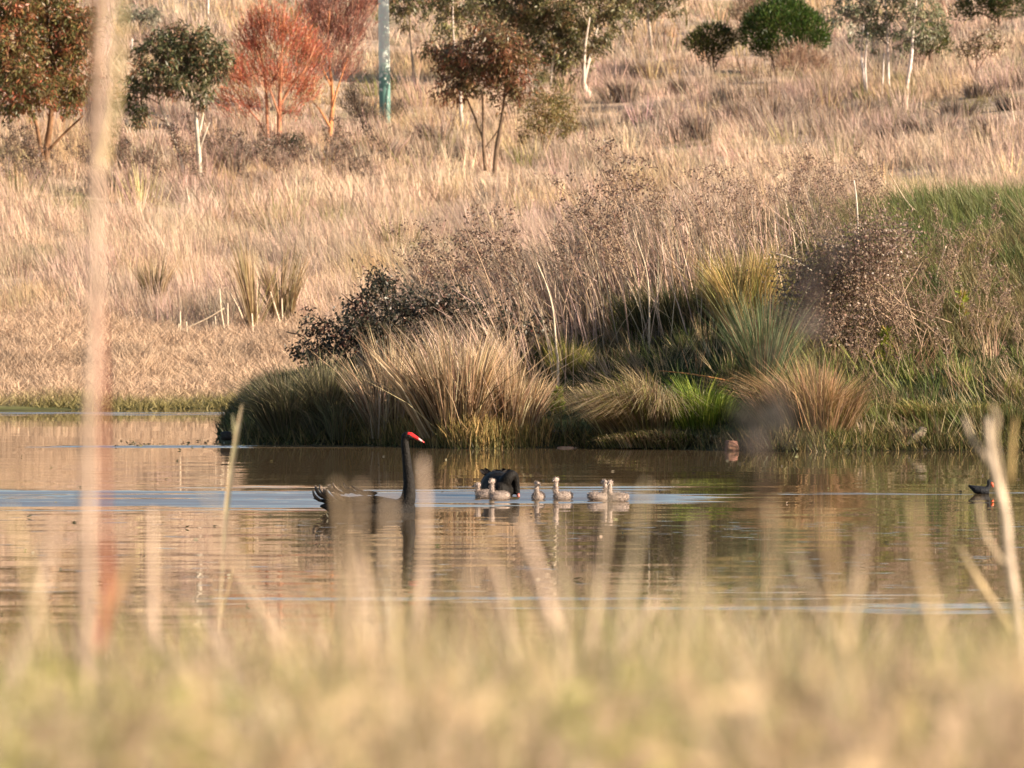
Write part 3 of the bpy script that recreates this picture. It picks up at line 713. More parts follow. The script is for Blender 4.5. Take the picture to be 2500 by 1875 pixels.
mb.build('reed_fringe', M_GRASS, label='low golden fringe of reeds at the waterline below the straw tussocks', cat='reeds', kind='stuff')
DKT = [(.22, .19, .115), (.14, .13, .075), (.32, .27, .17), (.18, .175, .08)]  # dark tones include the shade on the left end of the promontory
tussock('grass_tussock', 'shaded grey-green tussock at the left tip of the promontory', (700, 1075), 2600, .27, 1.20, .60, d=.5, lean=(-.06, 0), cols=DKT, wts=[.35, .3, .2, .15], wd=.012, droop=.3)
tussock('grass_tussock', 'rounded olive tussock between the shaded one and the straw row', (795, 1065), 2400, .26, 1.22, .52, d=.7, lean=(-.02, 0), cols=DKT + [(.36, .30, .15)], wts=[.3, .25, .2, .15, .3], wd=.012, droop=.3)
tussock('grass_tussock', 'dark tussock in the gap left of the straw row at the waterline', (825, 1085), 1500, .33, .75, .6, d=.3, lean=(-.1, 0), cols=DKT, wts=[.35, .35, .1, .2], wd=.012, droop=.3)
ARC = [(.58, .45, .27), (.48, .37, .20), (.30, .30, .07), (.30, .21, .12)]
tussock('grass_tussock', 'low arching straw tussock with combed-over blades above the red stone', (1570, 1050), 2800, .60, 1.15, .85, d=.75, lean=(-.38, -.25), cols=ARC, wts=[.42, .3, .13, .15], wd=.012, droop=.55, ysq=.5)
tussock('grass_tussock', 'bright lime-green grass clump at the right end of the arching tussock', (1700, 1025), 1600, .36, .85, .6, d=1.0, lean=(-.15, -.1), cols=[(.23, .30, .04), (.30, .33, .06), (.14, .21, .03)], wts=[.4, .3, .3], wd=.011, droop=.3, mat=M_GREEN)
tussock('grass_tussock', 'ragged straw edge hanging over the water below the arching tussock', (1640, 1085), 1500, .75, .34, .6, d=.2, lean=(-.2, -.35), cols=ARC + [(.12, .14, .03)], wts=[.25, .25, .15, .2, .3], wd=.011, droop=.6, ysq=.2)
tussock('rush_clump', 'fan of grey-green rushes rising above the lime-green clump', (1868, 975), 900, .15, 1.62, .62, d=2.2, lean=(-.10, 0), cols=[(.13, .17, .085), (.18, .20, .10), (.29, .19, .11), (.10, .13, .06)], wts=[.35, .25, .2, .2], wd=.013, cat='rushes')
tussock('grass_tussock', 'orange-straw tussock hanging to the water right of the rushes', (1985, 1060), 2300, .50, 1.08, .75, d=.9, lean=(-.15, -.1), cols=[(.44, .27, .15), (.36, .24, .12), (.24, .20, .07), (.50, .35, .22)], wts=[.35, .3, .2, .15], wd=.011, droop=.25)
tussock('grass_tussock', 'golden upright clump among the stalks above the rushes', (1815, 800), 1300, .34, 1.15, .4, d=5.6, lean=(-.05, 0), cols=[(.46, .33, .13), (.40, .27, .12), (.30, .27, .08)], wts=[.45, .3, .25], wd=.013)
tussock('grass_tussock', 'small yellow-green clump beside a pale bent stalk behind the straw row', (1385, 860), 700, .22, .62, .6, d=4.2, lean=(-.05, 0), cols=[(.36, .32, .08), (.25, .25, .06), (.42, .32, .14)], wts=[.4, .3, .3], wd=.011)
tussock('grass_tussock', 'dark shaded clump under the dry stalks in the middle of the bank', (1640, 800), 1600, .55, .75, .5, d=6.2, lean=(-.1, 0), cols=[(.09, .085, .035), (.06, .065, .03), (.16, .13, .06)], wts=[.4, .35, .25], wd=.012)  # dark clump colours stand in for the shade under the stalks
RSH = [(.44, .31, .19), (.34, .23, .12), (.55, .40, .26), (.22, .18, .07)]
tussock('rush_clump', 'tall brown rush clump beside the broken reed stalks on the far shore', (612, 812), 190, .13, 2.1, .16, cols=RSH, wts=[.35, .3, .2, .15], wd=.022, lean=(-.08, 0), cat='rushes')
tussock('rush_clump', 'dark-based rush clump just right of the tall brown one', (690, 795), 220, .20, 1.8, .16, cols=RSH, wts=[.3, .35, .15, .2], wd=.022, lean=(-.02, 0), cat='rushes')
tussock('rush_clump', 'small lone rush tuft in the pale grass near the tall stem', (372, 752), 260, .16, 1.15, .35, cols=RSH, wts=[.35, .3, .2, .15], wd=.020, lean=(-.02, 0), cat='rushes')
tussock('grass_tussock', 'straw-green tussocky edge of the bank right of the dark log', (2320, 1040), 1700, .8, .42, .6, d=1.2, lean=(-.2, -.2), cols=[(.32, .28, .08), (.36, .25, .12), (.14, .16, .04)], wts=[.35, .3, .35], wd=.011, droop=.4, ysq=.4)
tussock('grass_tussock', 'dark reedy growth at the waterline by the right edge', (2440, 1080), 1300, .62, .5, .4, d=.5, lean=(-.1, -.1), cols=[(.10, .11, .035), (.2, .14, .06), (.06, .08, .025)], wts=[.4, .3, .3], wd=.011, ysq=.3)

# tussocks scattered over the hillside; purple-grey tones stand in for patches of shade
protos = []
for k in range(5):
    mb = MB(); tussock_mesh(mb, 260, .38, .75, .45, lean=(-.12, 0), cols=[GREY, (.24, .175, .14), PINK, BROWN], wts=[.4, .25, .2, .15], wd=.028, basecol=.75)
    protos.append(mb.mesh('hill_tussock', M_GRASS))
hx = [(2115, 280), (2060, 300), (1800, 300), (1780, 255), (2270, 330), (2330, 290), (1640, 300), (1520, 250), (1470, 330), (1600, 190), (1660, 230), (1000, 345), (1060, 360), (1140, 395), (900, 400),
      (850, 440), (760, 420), (560, 430), (330, 420), (260, 380), (60, 440), (2190, 340), (2420, 330), (2470, 270), (1950, 270), (1880, 310), (1560, 300), (1700, 340), (300, 480), (700, 470), (2380, 240), (2010, 250)]
for k, (px, py) in enumerate(hx):
    o = bpy.data.objects.new('hill_tussock', protos[k % 5]); S.collection.objects.link(o)
    o.location = hit(px, py); o.rotation_euler = (0, 0, rng.random() * .8 - .4); sc_ = .7 + .6 * rng.random(); o.scale = (sc_ * 1.2, sc_, sc_)
    tag(o, 'greyish dry tussock in the hillside grass ' + ('below the left-hand trees' if px < 800 else 'around the pole and red-brown gum' if px < 1300 else 'below the round shrubs' if px < 1900 else 'below the white-trunked gum clump'), 'grass tussock', 'greyish tussocks on the hillside')

# ------------------------------------------------------------------ dry seed-headed weeds
def weed_meshes(seed, h, lean, nb, head, cols):
    global rng
    keep = rng; rng = np.random.default_rng(seed)
    st, hd = MB(), MB()
    n = 6; pts = [np.array([lean * h * (i / n) ** 1.4, .04 * h * math.sin(i * 1.3 + seed), h * i / n]) for i in range(n + 1)]
    sc = np.array(cols[0])
    tube(st, pts, np.linspace(.014, .005, n + 1), sc, 4)
    for b in range(nb):
        t = .42 + .58 * (b + rng.random()) / nb; i = min(int(t * n), n - 1); f = t * n - i
        A = pts[i] * (1 - f) + pts[i + 1] * f
        L = h * (.16 + .16 * rng.random()) * (1.25 - .6 * t); a = rng.random() * 6.28
        Bp = A + np.array([math.cos(a) * L * .7 + lean * L * .8, math.sin(a) * L * .7, L * (.55 + .3 * rng.random())])
        tube(st, [A, (A + Bp) / 2 + np.array([0, 0, -.02]), Bp], [.006, .005, .003], sc, 3)
        m_ = int(head * (8 + 8 * rng.random()))
        P = Bp + rng.normal(size=(m_, 3)) * np.array([.055, .055, .04]); q_ = rng.random(m_)[:, None]
        P = P * (1 - q_ * .35) + A * q_ * .35
        leaves(hd, P, rng.normal(size=(m_, 3)) + np.array([0, 0, .5]), .035 + .03 * rng.random(m_), .026, pick(cols[1:], [1] * (len(cols) - 1), m_, .25))
        sticks(st, np.tile(Bp, (3, 1)), Bp + rng.normal(size=(3, 3)) * .06 + np.array([0, 0, .04]), .005, .003, np.tile(sc, (3, 1)))
    rng = keep
    return st.mesh('stem', M_TWIG), hd.mesh('seed_heads', M_LEAF)
WB = [(.34, .24, .165), (.20, .125, .085), (.27, .17, .12), (.15, .095, .07), (.36, .25, .18)]
WD = [(.24, .18, .13), (.10, .07, .05), (.14, .095, .07), (.20, .10, .07), (.075, .055, .042)]
wk = [weed_meshes(40 + i, 1.35 + .1 * i, -.34, 9 + i, 1.5, WB) for i in range(5)]
wd_ = [weed_meshes(60 + i, 1.0 + .08 * i, -.45, 9 + i, 2.0, WD) for i in range(3)]
def put_weed(pair, B, sc, rz, label, group):
    r = empty('dry_weed', B, rz, label=label, cat='weed', group=group); r.scale = (sc, sc, sc)
    for nm, me in zip(('stem', 'seed_heads'), pair):
        o = bpy.data.objects.new(nm, me); S.collection.objects.link(o); o.parent = r
        if nm == 'seed_heads': o['kind'] = 'stuff'
for k in range(64):
    px = 1420 + 760 * rng.random(); d = 96.5 + 6.5 * rng.random()
    put_weed(wk[k % 5], ground_px(px, d), (.75 + .4 * rng.random()) * (1 - .42 * float(smooth(1600, 1950, px))), rng.normal() * .5, 'tall brown seed-headed weed on the bank top ' + ('behind the pale straight stalk' if px < 1650 else 'behind the rush fan' if px < 1900 else 'behind the collapsed weed heap'), 'brown seed-headed weeds along the bank top')
for k in range(22):
    px = 1050 + 330 * rng.random(); d = 96.5 + 5 * rng.random()
    put_weed(wk[k % 5], ground_px(px, d), .75 + .35 * rng.random(), rng.normal() * .35, 'dark brown seed-headed weed leaning over the left end of the bank', 'seed-headed weeds at the left end of the bank')
for k in range(60):
    px = rng.random() * 1000; py = 415 + 75 * rng.random()
    if 380 < px < 520 and py < 440: continue
    put_weed(wd_[k % 3], hit(px, py), .75 + .4 * rng.random(), rng.normal() * .6, 'brown weed in the dark band ' + ('under the rust-topped olive tree' if px < 250 else 'around the white-trunked gum' if px < 560 else 'below the red trees and pole'), 'brown weeds in the band below the trees')
for k in range(64):
    px = 2020 + 480 * rng.random(); py = 640 + 330 * rng.random()
    put_weed(wk[k % 5], hit(px, py), .28 + .34 * rng.random(), rng.random() * 6.28, 'short dry weed in the green grass ' + ('beside the collapsed weed heap' if px < 2290 else 'between the heap and the right edge'), 'short dry weeds in the green bank')

# big collapsed heap of dead seed heads
def heap():
    B = ground_px(2090, 93.4); s = B.y / F
    r = empty('dead_weed_heap', B, label='big collapsed brown heap of dead seed-headed weeds on the right bank', cat='dead weeds')
    hd, st = MB(), MB()
    bz = 663 + (2.2 - B.z) / s
    for px, py, rx, ry, k in ((2010, 700, 90, 90, 1), (2100, 640, 80, 80, 1), (1975, 800, 60, 70, 1), (2060, 810, 70, 60, .8), (2170, 590, 60, 60, .6), (2150, 740, 60, 60, .5), (2190, 840, 70, 25, .6), (2080, 860, 50, 30, .6)):
        n = int(rx * ry * .75 * k)
        c = np.array([(px - 2090) * s, .3 * rng.normal(), (bz - py) * s])
        P = c + rng.normal(size=(n, 3)) * np.array([rx * s * .6, .28, ry * s * .55])
        cl = np.round(P / .09) * .09 + rng.normal(size=(n, 3)) * .022
        leaves(hd, cl, rng.normal(size=(n, 3)), .030 + .025 * rng.random(n), .024, pick([(.22, .15, .11), (.27, .185, .135), (.15, .10, .07), (.34, .25, .19)], [.35, .3, .2, .15], n, .22))
    n = 34
    A = np.stack([(2225 - 2090 + rng.normal(size=n) * 55) * s, .2 * rng.normal(size=n), (bz - 835 + rng.normal(size=n) * 35) * s], 1)
    E = np.stack([(2060 - 2090 + rng.normal(size=n) * 75) * s, .3 * rng.normal(size=n), (bz - 650 + rng.normal(size=n) * 70) * s], 1)
    for a, e in zip(A, E):
        tube(st, [a, (a + e) / 2 + rng.normal(size=3) * .05, e], [.007, .006, .003], np.array((.38, .27, .19)) * (.6 + .6 * rng.random()), 4)
    hd.build('seed_heads', M_LEAF, r, kind='stuff'); st.build('stems', M_TWIG, r, kind='stuff')
heap()

# dark bramble at the left end of the bank; right-hand lobes stand for shadow
make_tree('bramble_bush', 'dark twiggy bramble bush, right lobes standing for shadow, above the shaded tussocks of the promontory', 'bush', (850, 905),
          [[(860, 1000, 7), (840, 840, 5), (800, 780, 3)], [(880, 1000, 6), (890, 820, 5), (870, 740, 3)], [(900, 1000, 6), (950, 800, 4), (960, 700, 3)], [(820, 1000, 5), (760, 840, 3), (700, 810, 2)]],
          [(800, 850, 75, 50), (880, 800, 80, 60), (940, 740, 60, 60, .8), (860, 740, 45, 40, .5), (750, 870, 50, 35, .7), (1010, 760, 90, 60, .9), (930, 820, 80, 50), (1000, 850, 80, 40), (920, 680, 30, 30, .4), (780, 790, 35, 30, .35), (1090, 740, 70, 50, .8), (1180, 780, 90, 45, .9), (1275, 800, 60, 35, .7)],
          [(.05, .05, .032), (.035, .036, .026), (.10, .08, .055), (.16, .05, .035)], [.38, .32, .24, .06], (.10, .075, .055), 'gum', dens=2.1, leaf=(.06, .03), d=95.6, depth=.5, leafgain=1.0)

# individual pale stalks that stand clear of the mass
def stalk(pts, d, wpx, col, label, cat='stalk', name='dry_stalk', group=None, mat=None, ground=True):
    s = d / F
    W = [np.array(at(p[0], p[1], d)) for p in pts]
    if ground:
        g = float(terrain(W[-1][0], d)) - .05
        if W[-1][2] > g + .02: W.append(np.array([W[-1][0] + .02 * (W[-1][0] - W[-2][0]), d, g]))
    B = W[-1].copy(); W = [q_ - B for q_ in W][::-1]
    cp = curve_pts(W, 4); mb = MB()
    tube(mb, cp, np.linspace(wpx * s / 2, wpx * s / 2 * .5, len(cp)), np.array([np.array(col) * (.85 + .3 * rng.random()) for _ in cp]), 6)
    return mb.build(name, mat or M_BARK, loc=B, label=label, cat=cat, group=group, smooth_=True)
PALE = (.50, .40, .29)
stalk([(1310, 640), (1335, 700), (1350, 760), (1358, 850), (1362, 880)], 94.6, 7, PALE, 'pale bent stalk beside the small yellow-green clump')
stalk([(1545, 560), (1578, 660), (1585, 760)], 95.5, 5, PALE, 'pale straight stalk in the middle of the bank')
stalk([(1735, 600), (1733, 660), (1742, 750)], 95.4, 5, PALE, 'pale thin stalk against the dark shaded clump')
stalk([(2085, 440), (2092, 500), (2095, 590)], 98, 6, (.60, .52, .43), 'white-grey stalk standing behind the dead weed heap')
stalk([(2310, 600), (2290, 660), (2272, 760), (2266, 790)], 96, 6, (.55, .43, .30), 'pale curved stalk in the green grass right of the heap')
stalk([(2170, 420), (2220, 500), (2290, 560)], 101, 5, (.55, .42, .30), 'pale slanting stalk at the top of the green bank')
stalk([(1610, 905), (1700, 915), (1795, 935), (1850, 965)], 92.6, 5, (.42, .20, .08), 'orange-brown stem lying out sideways from the rush fan')
stalk([(1710, 970), (1760, 935), (1800, 925), (1860, 970)], 92.6, 4, (.38, .22, .10), 'arched orange-brown stem under the rush fan')
stalk([(1880, 615), (1935, 632), (2010, 680)], 95.2, 4, (.55, .47, .36), 'pale arched twig above the dead weed heap', ground=False)
# broken reed stalks on the far shore
for pts in ([(440, 760), (440, 828)], [(437, 790), (432, 822)], [(455, 785), (457, 832)], [(536, 705), (540, 760), (551, 822)], [(556, 740), (556, 818)], [(525, 772), (528, 812)], [(505, 780), (504, 808)], [(520, 785), (522, 815)],
            [(615, 765), (618, 820)], [(625, 735), (629, 765), (630, 800)], [(660, 712), (678, 770), (690, 810)], [(688, 728), (690, 800)], [(562, 715), (588, 765), (592, 800)]):
    B = hit(*pts[-1])
    stalk(pts, B.y, 6, (.66, .53, .38), 'pale broken reed stalk standing upright on the far shore', 'reed stalk', 'reed_stalk', 'broken reed stalks on the far shore')
B = hit(390, 828)
stalk([(548, 752), (500, 780), (430, 812), (388, 830)], B.y, 5, (.60, .47, .33), 'pale reed stalk lying slanted among the broken stalks', 'reed stalk', 'reed_stalk', ground=False)

# yellow-green leafy plants on the right bank
def leafy(px, py, d, h, label):
    B = ground_px(px, d); mb = MB(); n = 260
    z = rng.random(n) * h; r = .10 * (1 - z / h) + .02
    a = rng.random(n) * 6.28
    P = np.stack([np.cos(a) * r * .4, np.sin(a) * r * .4, z], 1)
    leaves(mb, P, np.stack([np.cos(a), np.sin(a), .5 + rng.random(n)], 1), .07 + .05 * rng.random(n), .035, pick([(.36, .40, .06), (.26, .32, .05), (.45, .33, .08)], [.45, .35, .2], n))
    r_ = empty('leafy_weed', B, label=label, cat='plant')
    mb.build('leaves', M_GREEN, r_, kind='stuff')
    st = MB(); tube(st, [(0, 0, -.05), (.01, 0, h * .9)], [.008, .004], (.22, .25, .06), 4); st.build('stem', M_TWIG, r_)
leafy(2350, 935, 94.3, .42, 'small bright yellow-green leafy plant standing in the right bank')
leafy(2165, 975, 93.2, .38, 'yellow-green leafy plant low below the dead weed heap')
leafy(1360, 945, 93.3, .30, 'small green leafy plant in the shaded hollow right of the straw row')

# ------------------------------------------------------------------ stones and log at the waterline
def stone(px, py, off, sx, sy, sz, col, label, rz=0.0, box=.5, name='stone', tilt=0.0):
    d = float(bank_front((px - 1250) / F * 91)) + off
    B = at(px, py, d)
    V, T = [], []
    import bmesh as bm_
    b = bm_.new(); bm_.ops.create_icosphere(b, subdivisions=3, radius=1)
    P = np.array([v.co[:] for v in b.verts]); T = np.array([[v.index for v in f.verts] for f in b.faces]); b.free()
    m_ = np.abs(P).max(1)[:, None]; P = P * (1 - box) + P / m_ * box
    nz = np.array([math.sin(3 * p[0] + 2 * p[1] + px) + math.sin(4 * p[2] - 3 * p[1]) + .6 * math.sin(9 * p[0] + 7 * p[2]) for p in P])
    P = P * (1 + .06 * nz)[:, None] * np.array([sx, sy, sz])
    mb = MB(); mb.add(P, T, jit(col, len(P), .1))
    o = mb.build(name, M_ROCK, loc=B, label=label, cat=name.replace('fallen_', ''), smooth_=True); o.rotation_euler = (0, tilt, rz)
stone(1787, 1090, -.12, .078, .08, .075, (.27, .145, .095), 'square reddish stone standing at the waterline under the arching tussock', .15, .75)
stone(1386, 1096, -.05, .13, .10, .035, (.40, .27, .19), 'flat pinkish stone just above the water beside the straw row', 0, .3)
stone(1372, 1066, .5, .19, .15, .08, (.10, .095, .085), 'dark rock behind the flat pinkish stone', .3, .3)
stone(2105, 1062, .8, .07, .06, .05, (.38, .22, .13), 'small rusty stone in the bank near the leaning log', .3, .4)
stone(2230, 1075, .3, .20, .07, .065, (.24, .19, .13), 'pale weathered log end leaning into the water', .2, .55, 'fallen_log', -.75)
stone(2300, 1068, .5, .05, .05, .07, (.30, .15, .09), 'small upright rusty stone right of the leaning log', .3, .4)
stone(556, 1064, -.5, .09, .08, .06, (.035, .033, .03), 'dark lump of debris in the water off the promontory tip', .3, .3)

# ------------------------------------------------------------------ birds
def remeshed(name, mb, voxel, mat, colfun, smooth_it=6):
    me0 = mb.mesh(name + '_rough', mat)
    o = bpy.data.objects.new(name + '_rough', me0); S.collection.objects.link(o)
    r = o.modifiers.new('r', 'REMESH'); r.mode = 'VOXEL'; r.voxel_size = voxel; r.use_smooth_shade = True
    s_ = o.modifiers.new('s', 'SMOOTH'); s_.iterations = smooth_it; s_.factor = .5
    dg = bpy.context.evaluated_depsgraph_get(); ev = o.evaluated_get(dg)
    me = bpy.data.meshes.new_from_object(ev, depsgraph=dg)
    bpy.data.objects.remove(o)
    co = np.zeros(len(me.vertices) * 3, np.float32); me.vertices.foreach_get('co', co); co = co.reshape(-1, 3)
    if 'Col' in me.attributes: me.attributes.remove(me.attributes['Col'])
    a = me.attributes.new('Col', 'FLOAT_COLOR', 'POINT')
    c = colfun(co)
    a.data.foreach_set('color', np.concatenate([c, np.ones((len(c), 1))], 1).astype(np.float32).ravel())
    me.materials.clear(); me.materials.append(mat)
    for p in me.polygons: p.use_smooth = True
    me.name = name
    return me
def loft(mb, rings, sides=18):
    """rings: (x, z, half width y, half height z) along x"""
    V, T = [], []
    for x, z, wy, hz in rings:
        for k in range(sides):
            a = 2 * math.pi * k / sides
            V.append((x, wy * math.cos(a), z + hz * math.sin(a)))
    n = len(rings)
    for i in range(n - 1):
        for k in range(sides):
            a = i * sides + k; b = i * sides + (k + 1) % sides
            T += [(a, b + sides, b), (a, a + sides, b + sides)]
    V += [(rings[0][0], 0, rings[0][1]), (rings[-1][0], 0, rings[-1][1])]
    for k in range(sides):
        T.append((len(V) - 2, k, (k + 1) % sides)); q = (n - 1) * sides; T.append((len(V) - 1, q + (k + 1) % sides, q + k))
    mb.add(np.array(V), T, (.03, .03, .03))
def child(name, me, parent, **k):
    o = bpy.data.objects.new(name, me); S.collection.objects.link(o); o.parent = parent
    return tag(o, **k)
def feather_mesh(L, W, cup, curl, c0, c1):
    mb = MB(); nu, nv = 7, 9; V, C, T = [], [], []
    for j in range(nv):
        v = j / (nv - 1); wv = W * (math.sin(math.pi * min(.12 + v * .9, 1)) ** .7 + .02)
        for i in range(nu):
            u = i / (nu - 1) * 2 - 1
            x = -L * math.sin(v * curl) / max(curl, .01); z = L * (1 - math.cos(v * curl)) / max(curl, .01) * 1.0
            V.append((x + cup * (u * u) * W * .6, u * wv, z + cup * u * u * wv)); e = max(abs(u) ** 3, v ** 4)
            C.append(np.array(c0) * (1 - e) + np.array(c1) * e)
    for j in range(nv - 1):
        for i in range(nu - 1):
            a = j * nu + i; T += [(a, a + 1, a + nu + 1), (a, a + nu + 1, a + nu)]
    mb.add(np.array(V), T, np.array(C)); return mb.mesh('feather', M_FEATHER, True)
BLACK = np.array((.012, .010, .0085))
def black_cols(co):
    n = fbm(co[:, 0] * 22, co[:, 2] * 30 + co[:, 1] * 13, 3)
    back = smooth(.02, .2, co[:, 2])[:, None] * 0
    return BLACK * (.7 + .9 * n[:, None]) + back

def upright_swan():
    B = on_water(905, 1251)
    root = empty('black_swan', B, math.radians(-8), label='adult black swan swimming with its neck upright and red bill', cat='swan')
    mb = MB()
    loft(mb, [(-.47, .10, .012, .010), (-.42, .10, .05, .03), (-.34, .085, .10, .075), (-.22, .07, .15, .115), (-.06, .06, .185, .14), (.10, .05, .185, .14), (.22, .04, .16, .13), (.31, .035, .12, .115), (.37, .05, .075, .09), (.41, .06, .03, .05)])
    mb.v[0][:, 2] -= .045
    neck = curve_pts([(.26, 0, .03), (.335, 0, .10), (.355, 0, .22), (.345, 0, .36), (.33, 0, .50), (.318, 0, .61), (.315, 0, .665), (.33, 0, .70)], 4)
    nr = np.interp(np.linspace(0, 1, len(neck)), [0, .15, .3, .5, .7, .85, 1], [.09, .075, .056, .044, .038, .035, .036])
    tube(mb, neck, nr, (.03, .03, .03), 14)
    loft(mb, [(.285, .685, .012, .015), (.295, .69, .030, .033), (.325, .70, .039, .040), (.36, .70, .038, .037), (.39, .688, .029, .027), (.415, .676, .020, .020)], 14)
    me = remeshed('body', mb, .010, M_FEATHER, black_cols, 4)
    child('body', me, root)
    b = MB()
    bl = [(.335, .712, .030, .018), (.350, .712, .036, .026), (.380, .705, .030, .027), (.41, .690, .024, .022), (.44, .673, .019, .016), (.465, .658, .015, .011), (.486, .646, .012, .008), (.497, .640, .005, .004)]
    loft(b, bl, 14)
    V = b.v[0]; k = (smooth(.448, .456, V[:, 0]) * (1 - smooth(.474, .480, V[:, 0])))[:, None]
    b.c[0] = np.array((.60, .022, .018)) * (1 - k) + np.array((.75, .62, .58)) * k
    b.build('bill', M_BILL, root, smooth_=True, label='red bill with a white band near the tip')
    for s in (-1, 1):
        e = MB(); loft(e, [(.352, .709, .001, .001), (.356, .709, .004, .004), (.362, .709, .005, .005), (.368, .709, .004, .004), (.372, .709, .001, .001)], 8)
        o = e.build('eye', M_BILL, root, smooth_=True); o.location = (0, s * .034, 0)
    t = MB(); loft(t, [(-.53, .125, .004, .004), (-.47, .11, .05, .012), (-.40, .095, .075, .025), (-.32, .09, .06, .03)], 12)
    t.c[0] = np.tile(BLACK * .8, (len(t.v[0]), 1)); t.build('tail', M_FEATHER, root, smooth_=True)
    BR = (.16, .115, .085); PE = (.24, .18, .14); DK = (.02, .016, .014)
    spec = [(-.40, -.05, .12, .19, .048, 1.7, .35, BR), (-.37, .05, .12, .20, .05, 1.6, -.2, BR), (-.28, -.09, .15, .17, .045, 1.5, .5, BR), (-.25, .02, .16, .17, .045, 1.55, .1, BR), (-.19, -.07, .17, .15, .04, 1.6, .35, DK),
            (-.17, .06, .17, .16, .04, 1.5, -.3, DK), (-.31, .10, .13, .16, .045, 1.4, -.5, DK), (-.10, -.10, .165, .13, .042, 1.1, .55, DK), (-.08, .02, .185, .13, .042, 1.0, .0, DK), (-.02, -.12, .155, .13, .045, .8, .6, DK), (.04, -.06, .155, .13, .045, .6, .3, DK), (-.14, -.13, .10, .15, .045, .8, .7, DK), (-.44, -.02, .09, .17, .045, 1.75, .1, BR), (-.33, -.11, .11, .18, .05, 1.7, .7, BR),
            (.10, -.15, .09, .16, .045, .25, .25, DK), (.02, -.175, .08, .17, .045, .25, .2, DK), (-.06, -.17, .085, .17, .045, .35, .25, DK), (-.22, -.14, .10, .17, .05, 1.2, .6, BR), (.12, -.10, .125, .14, .045, .3, .2, DK), (.05, 0, .165, .14, .045, .4, 0, DK), (-.29, -.02, .15, .16, .045, 1.75, .2, BR)]
    for x, y, z, L, W, curl, rz, c1 in spec:
        o = child('feather', feather_mesh(L, W, .55, curl, DK, c1 if c1 is not BR else PE), root)
        o.location = (x, y, z); o.rotation_euler = (0, 0, rz)
upright_swan()

def feeding_swan():
    B = on_water(1214, 1211)
    root = empty('black_swan', B, math.radians(-84), label='adult black swan behind the cygnets with its head lowered to the water', cat='swan')
    mb = MB()
    loft(mb, [(-.40, .12, .02, .02), (-.34, .11, .07, .05), (-.24, .09, .12, .10), (-.08, .09, .165, .16), (.08, .08, .165, .155), (.20, .06, .13, .13), (.29, .05, .08, .09), (.33, .06, .03, .05)])
    neck = curve_pts([(.18, .02, .06), (.25, .06, .16), (.25, .11, .215), (.21, .15, .195), (.185, .168, .11), (.18, .172, .05), (.18, .172, .02)], 4)
    nr = np.interp(np.linspace(0, 1, len(neck)), [0, .3, .6, .85, 1], [.08, .05, .036, .033, .034])
    tube(mb, neck, nr, (.03, .03, .03), 12)
    child('body', remeshed('body', mb, .010, M_FEATHER, lambda c: black_cols(c) * .6, 4), root)
    b = MB(); tube(b, [(.185, .177, .04), (.195, .187, .01), (.205, .192, -.03)], [.019, .017, .009], (.42, .10, .08), 10)
    b.build('bill', M_BILL, root, smooth_=True)
    DK = (.015, .012, .011)
    for x, y, z, L, W, curl, rz, c1 in [(-.22, -.05, .17, .17, .05, 1.3, .3, DK), (-.20, .06, .17, .17, .05, 1.3, -.3, DK), (-.10, -.08, .19, .15, .05, 1.0, .5, DK), (-.08, .08, .19, .15, .05, 1.0, -.5, DK), (.0, 0, .205, .14, .05, .8, 0, DK), (.20, .07, .13, .06, .02, .4, .9, (.75, .68, .6))]:
        o = child('feather', feather_mesh(L, W, .5, curl, DK, c1), root); o.location = (x, y, z); o.rotation_euler = (0, 0, rz)
feeding_swan()

DOWN = np.array((.30, .24, .205))
def cygnet_mesh(seed, hturn, tall):
    mb = MB()
    loft(mb, [(-.105, .045, .010, .010), (-.095, .042, .03, .025), (-.07, .038, .048, .038), (-.02, .032, .058, .048), (.03, .028, .055, .046), (.06, .028, .042, .040), (.08, .03, .02, .02)], 16)
    top = .175 * tall
    neck = curve_pts([(.035, 0, .04), (.062, 0, .075), (.062, 0, top * .7), (.055, 0, top - .01)], 4)
    tube(mb, neck, np.linspace(.028, .0165, len(neck)), (.4, .3, .3), 12)
    c, s = math.cos(hturn), math.sin(hturn)
    tube(mb, [(.055 - .024 * c, -.024 * s, top - .004), (.055 - .015 * c, -.015 * s, top), (.055, 0, top + .003), (.055 + .02 * c, .02 * s, top - .002), (.055 + .036 * c, .036 * s, top - .010)], [.007, .017, .020, .018, .010], (.4, .3, .3), 12)
    f = lambda co: np.clip(DOWN * (.85 + .4 * fbm(co[:, 0] * 60, co[:, 2] * 60, seed)[:, None]) * (1 + .35 * smooth(.09, .16, co[:, 2])[:, None]), 0, .8)
    body = remeshed('body', mb, .0055, M_DOWN, f, 3)
    b = MB(); tube(b, [(.055 + .030 * c, .030 * s, top - .006), (.055 + .046 * c, .046 * s, top - .013), (.055 + .058 * c, .058 * s, top - .020)], [.009, .0065, .003], (.09, .075, .07), 8)
    return body, b.mesh('bill', M_BILL, True)
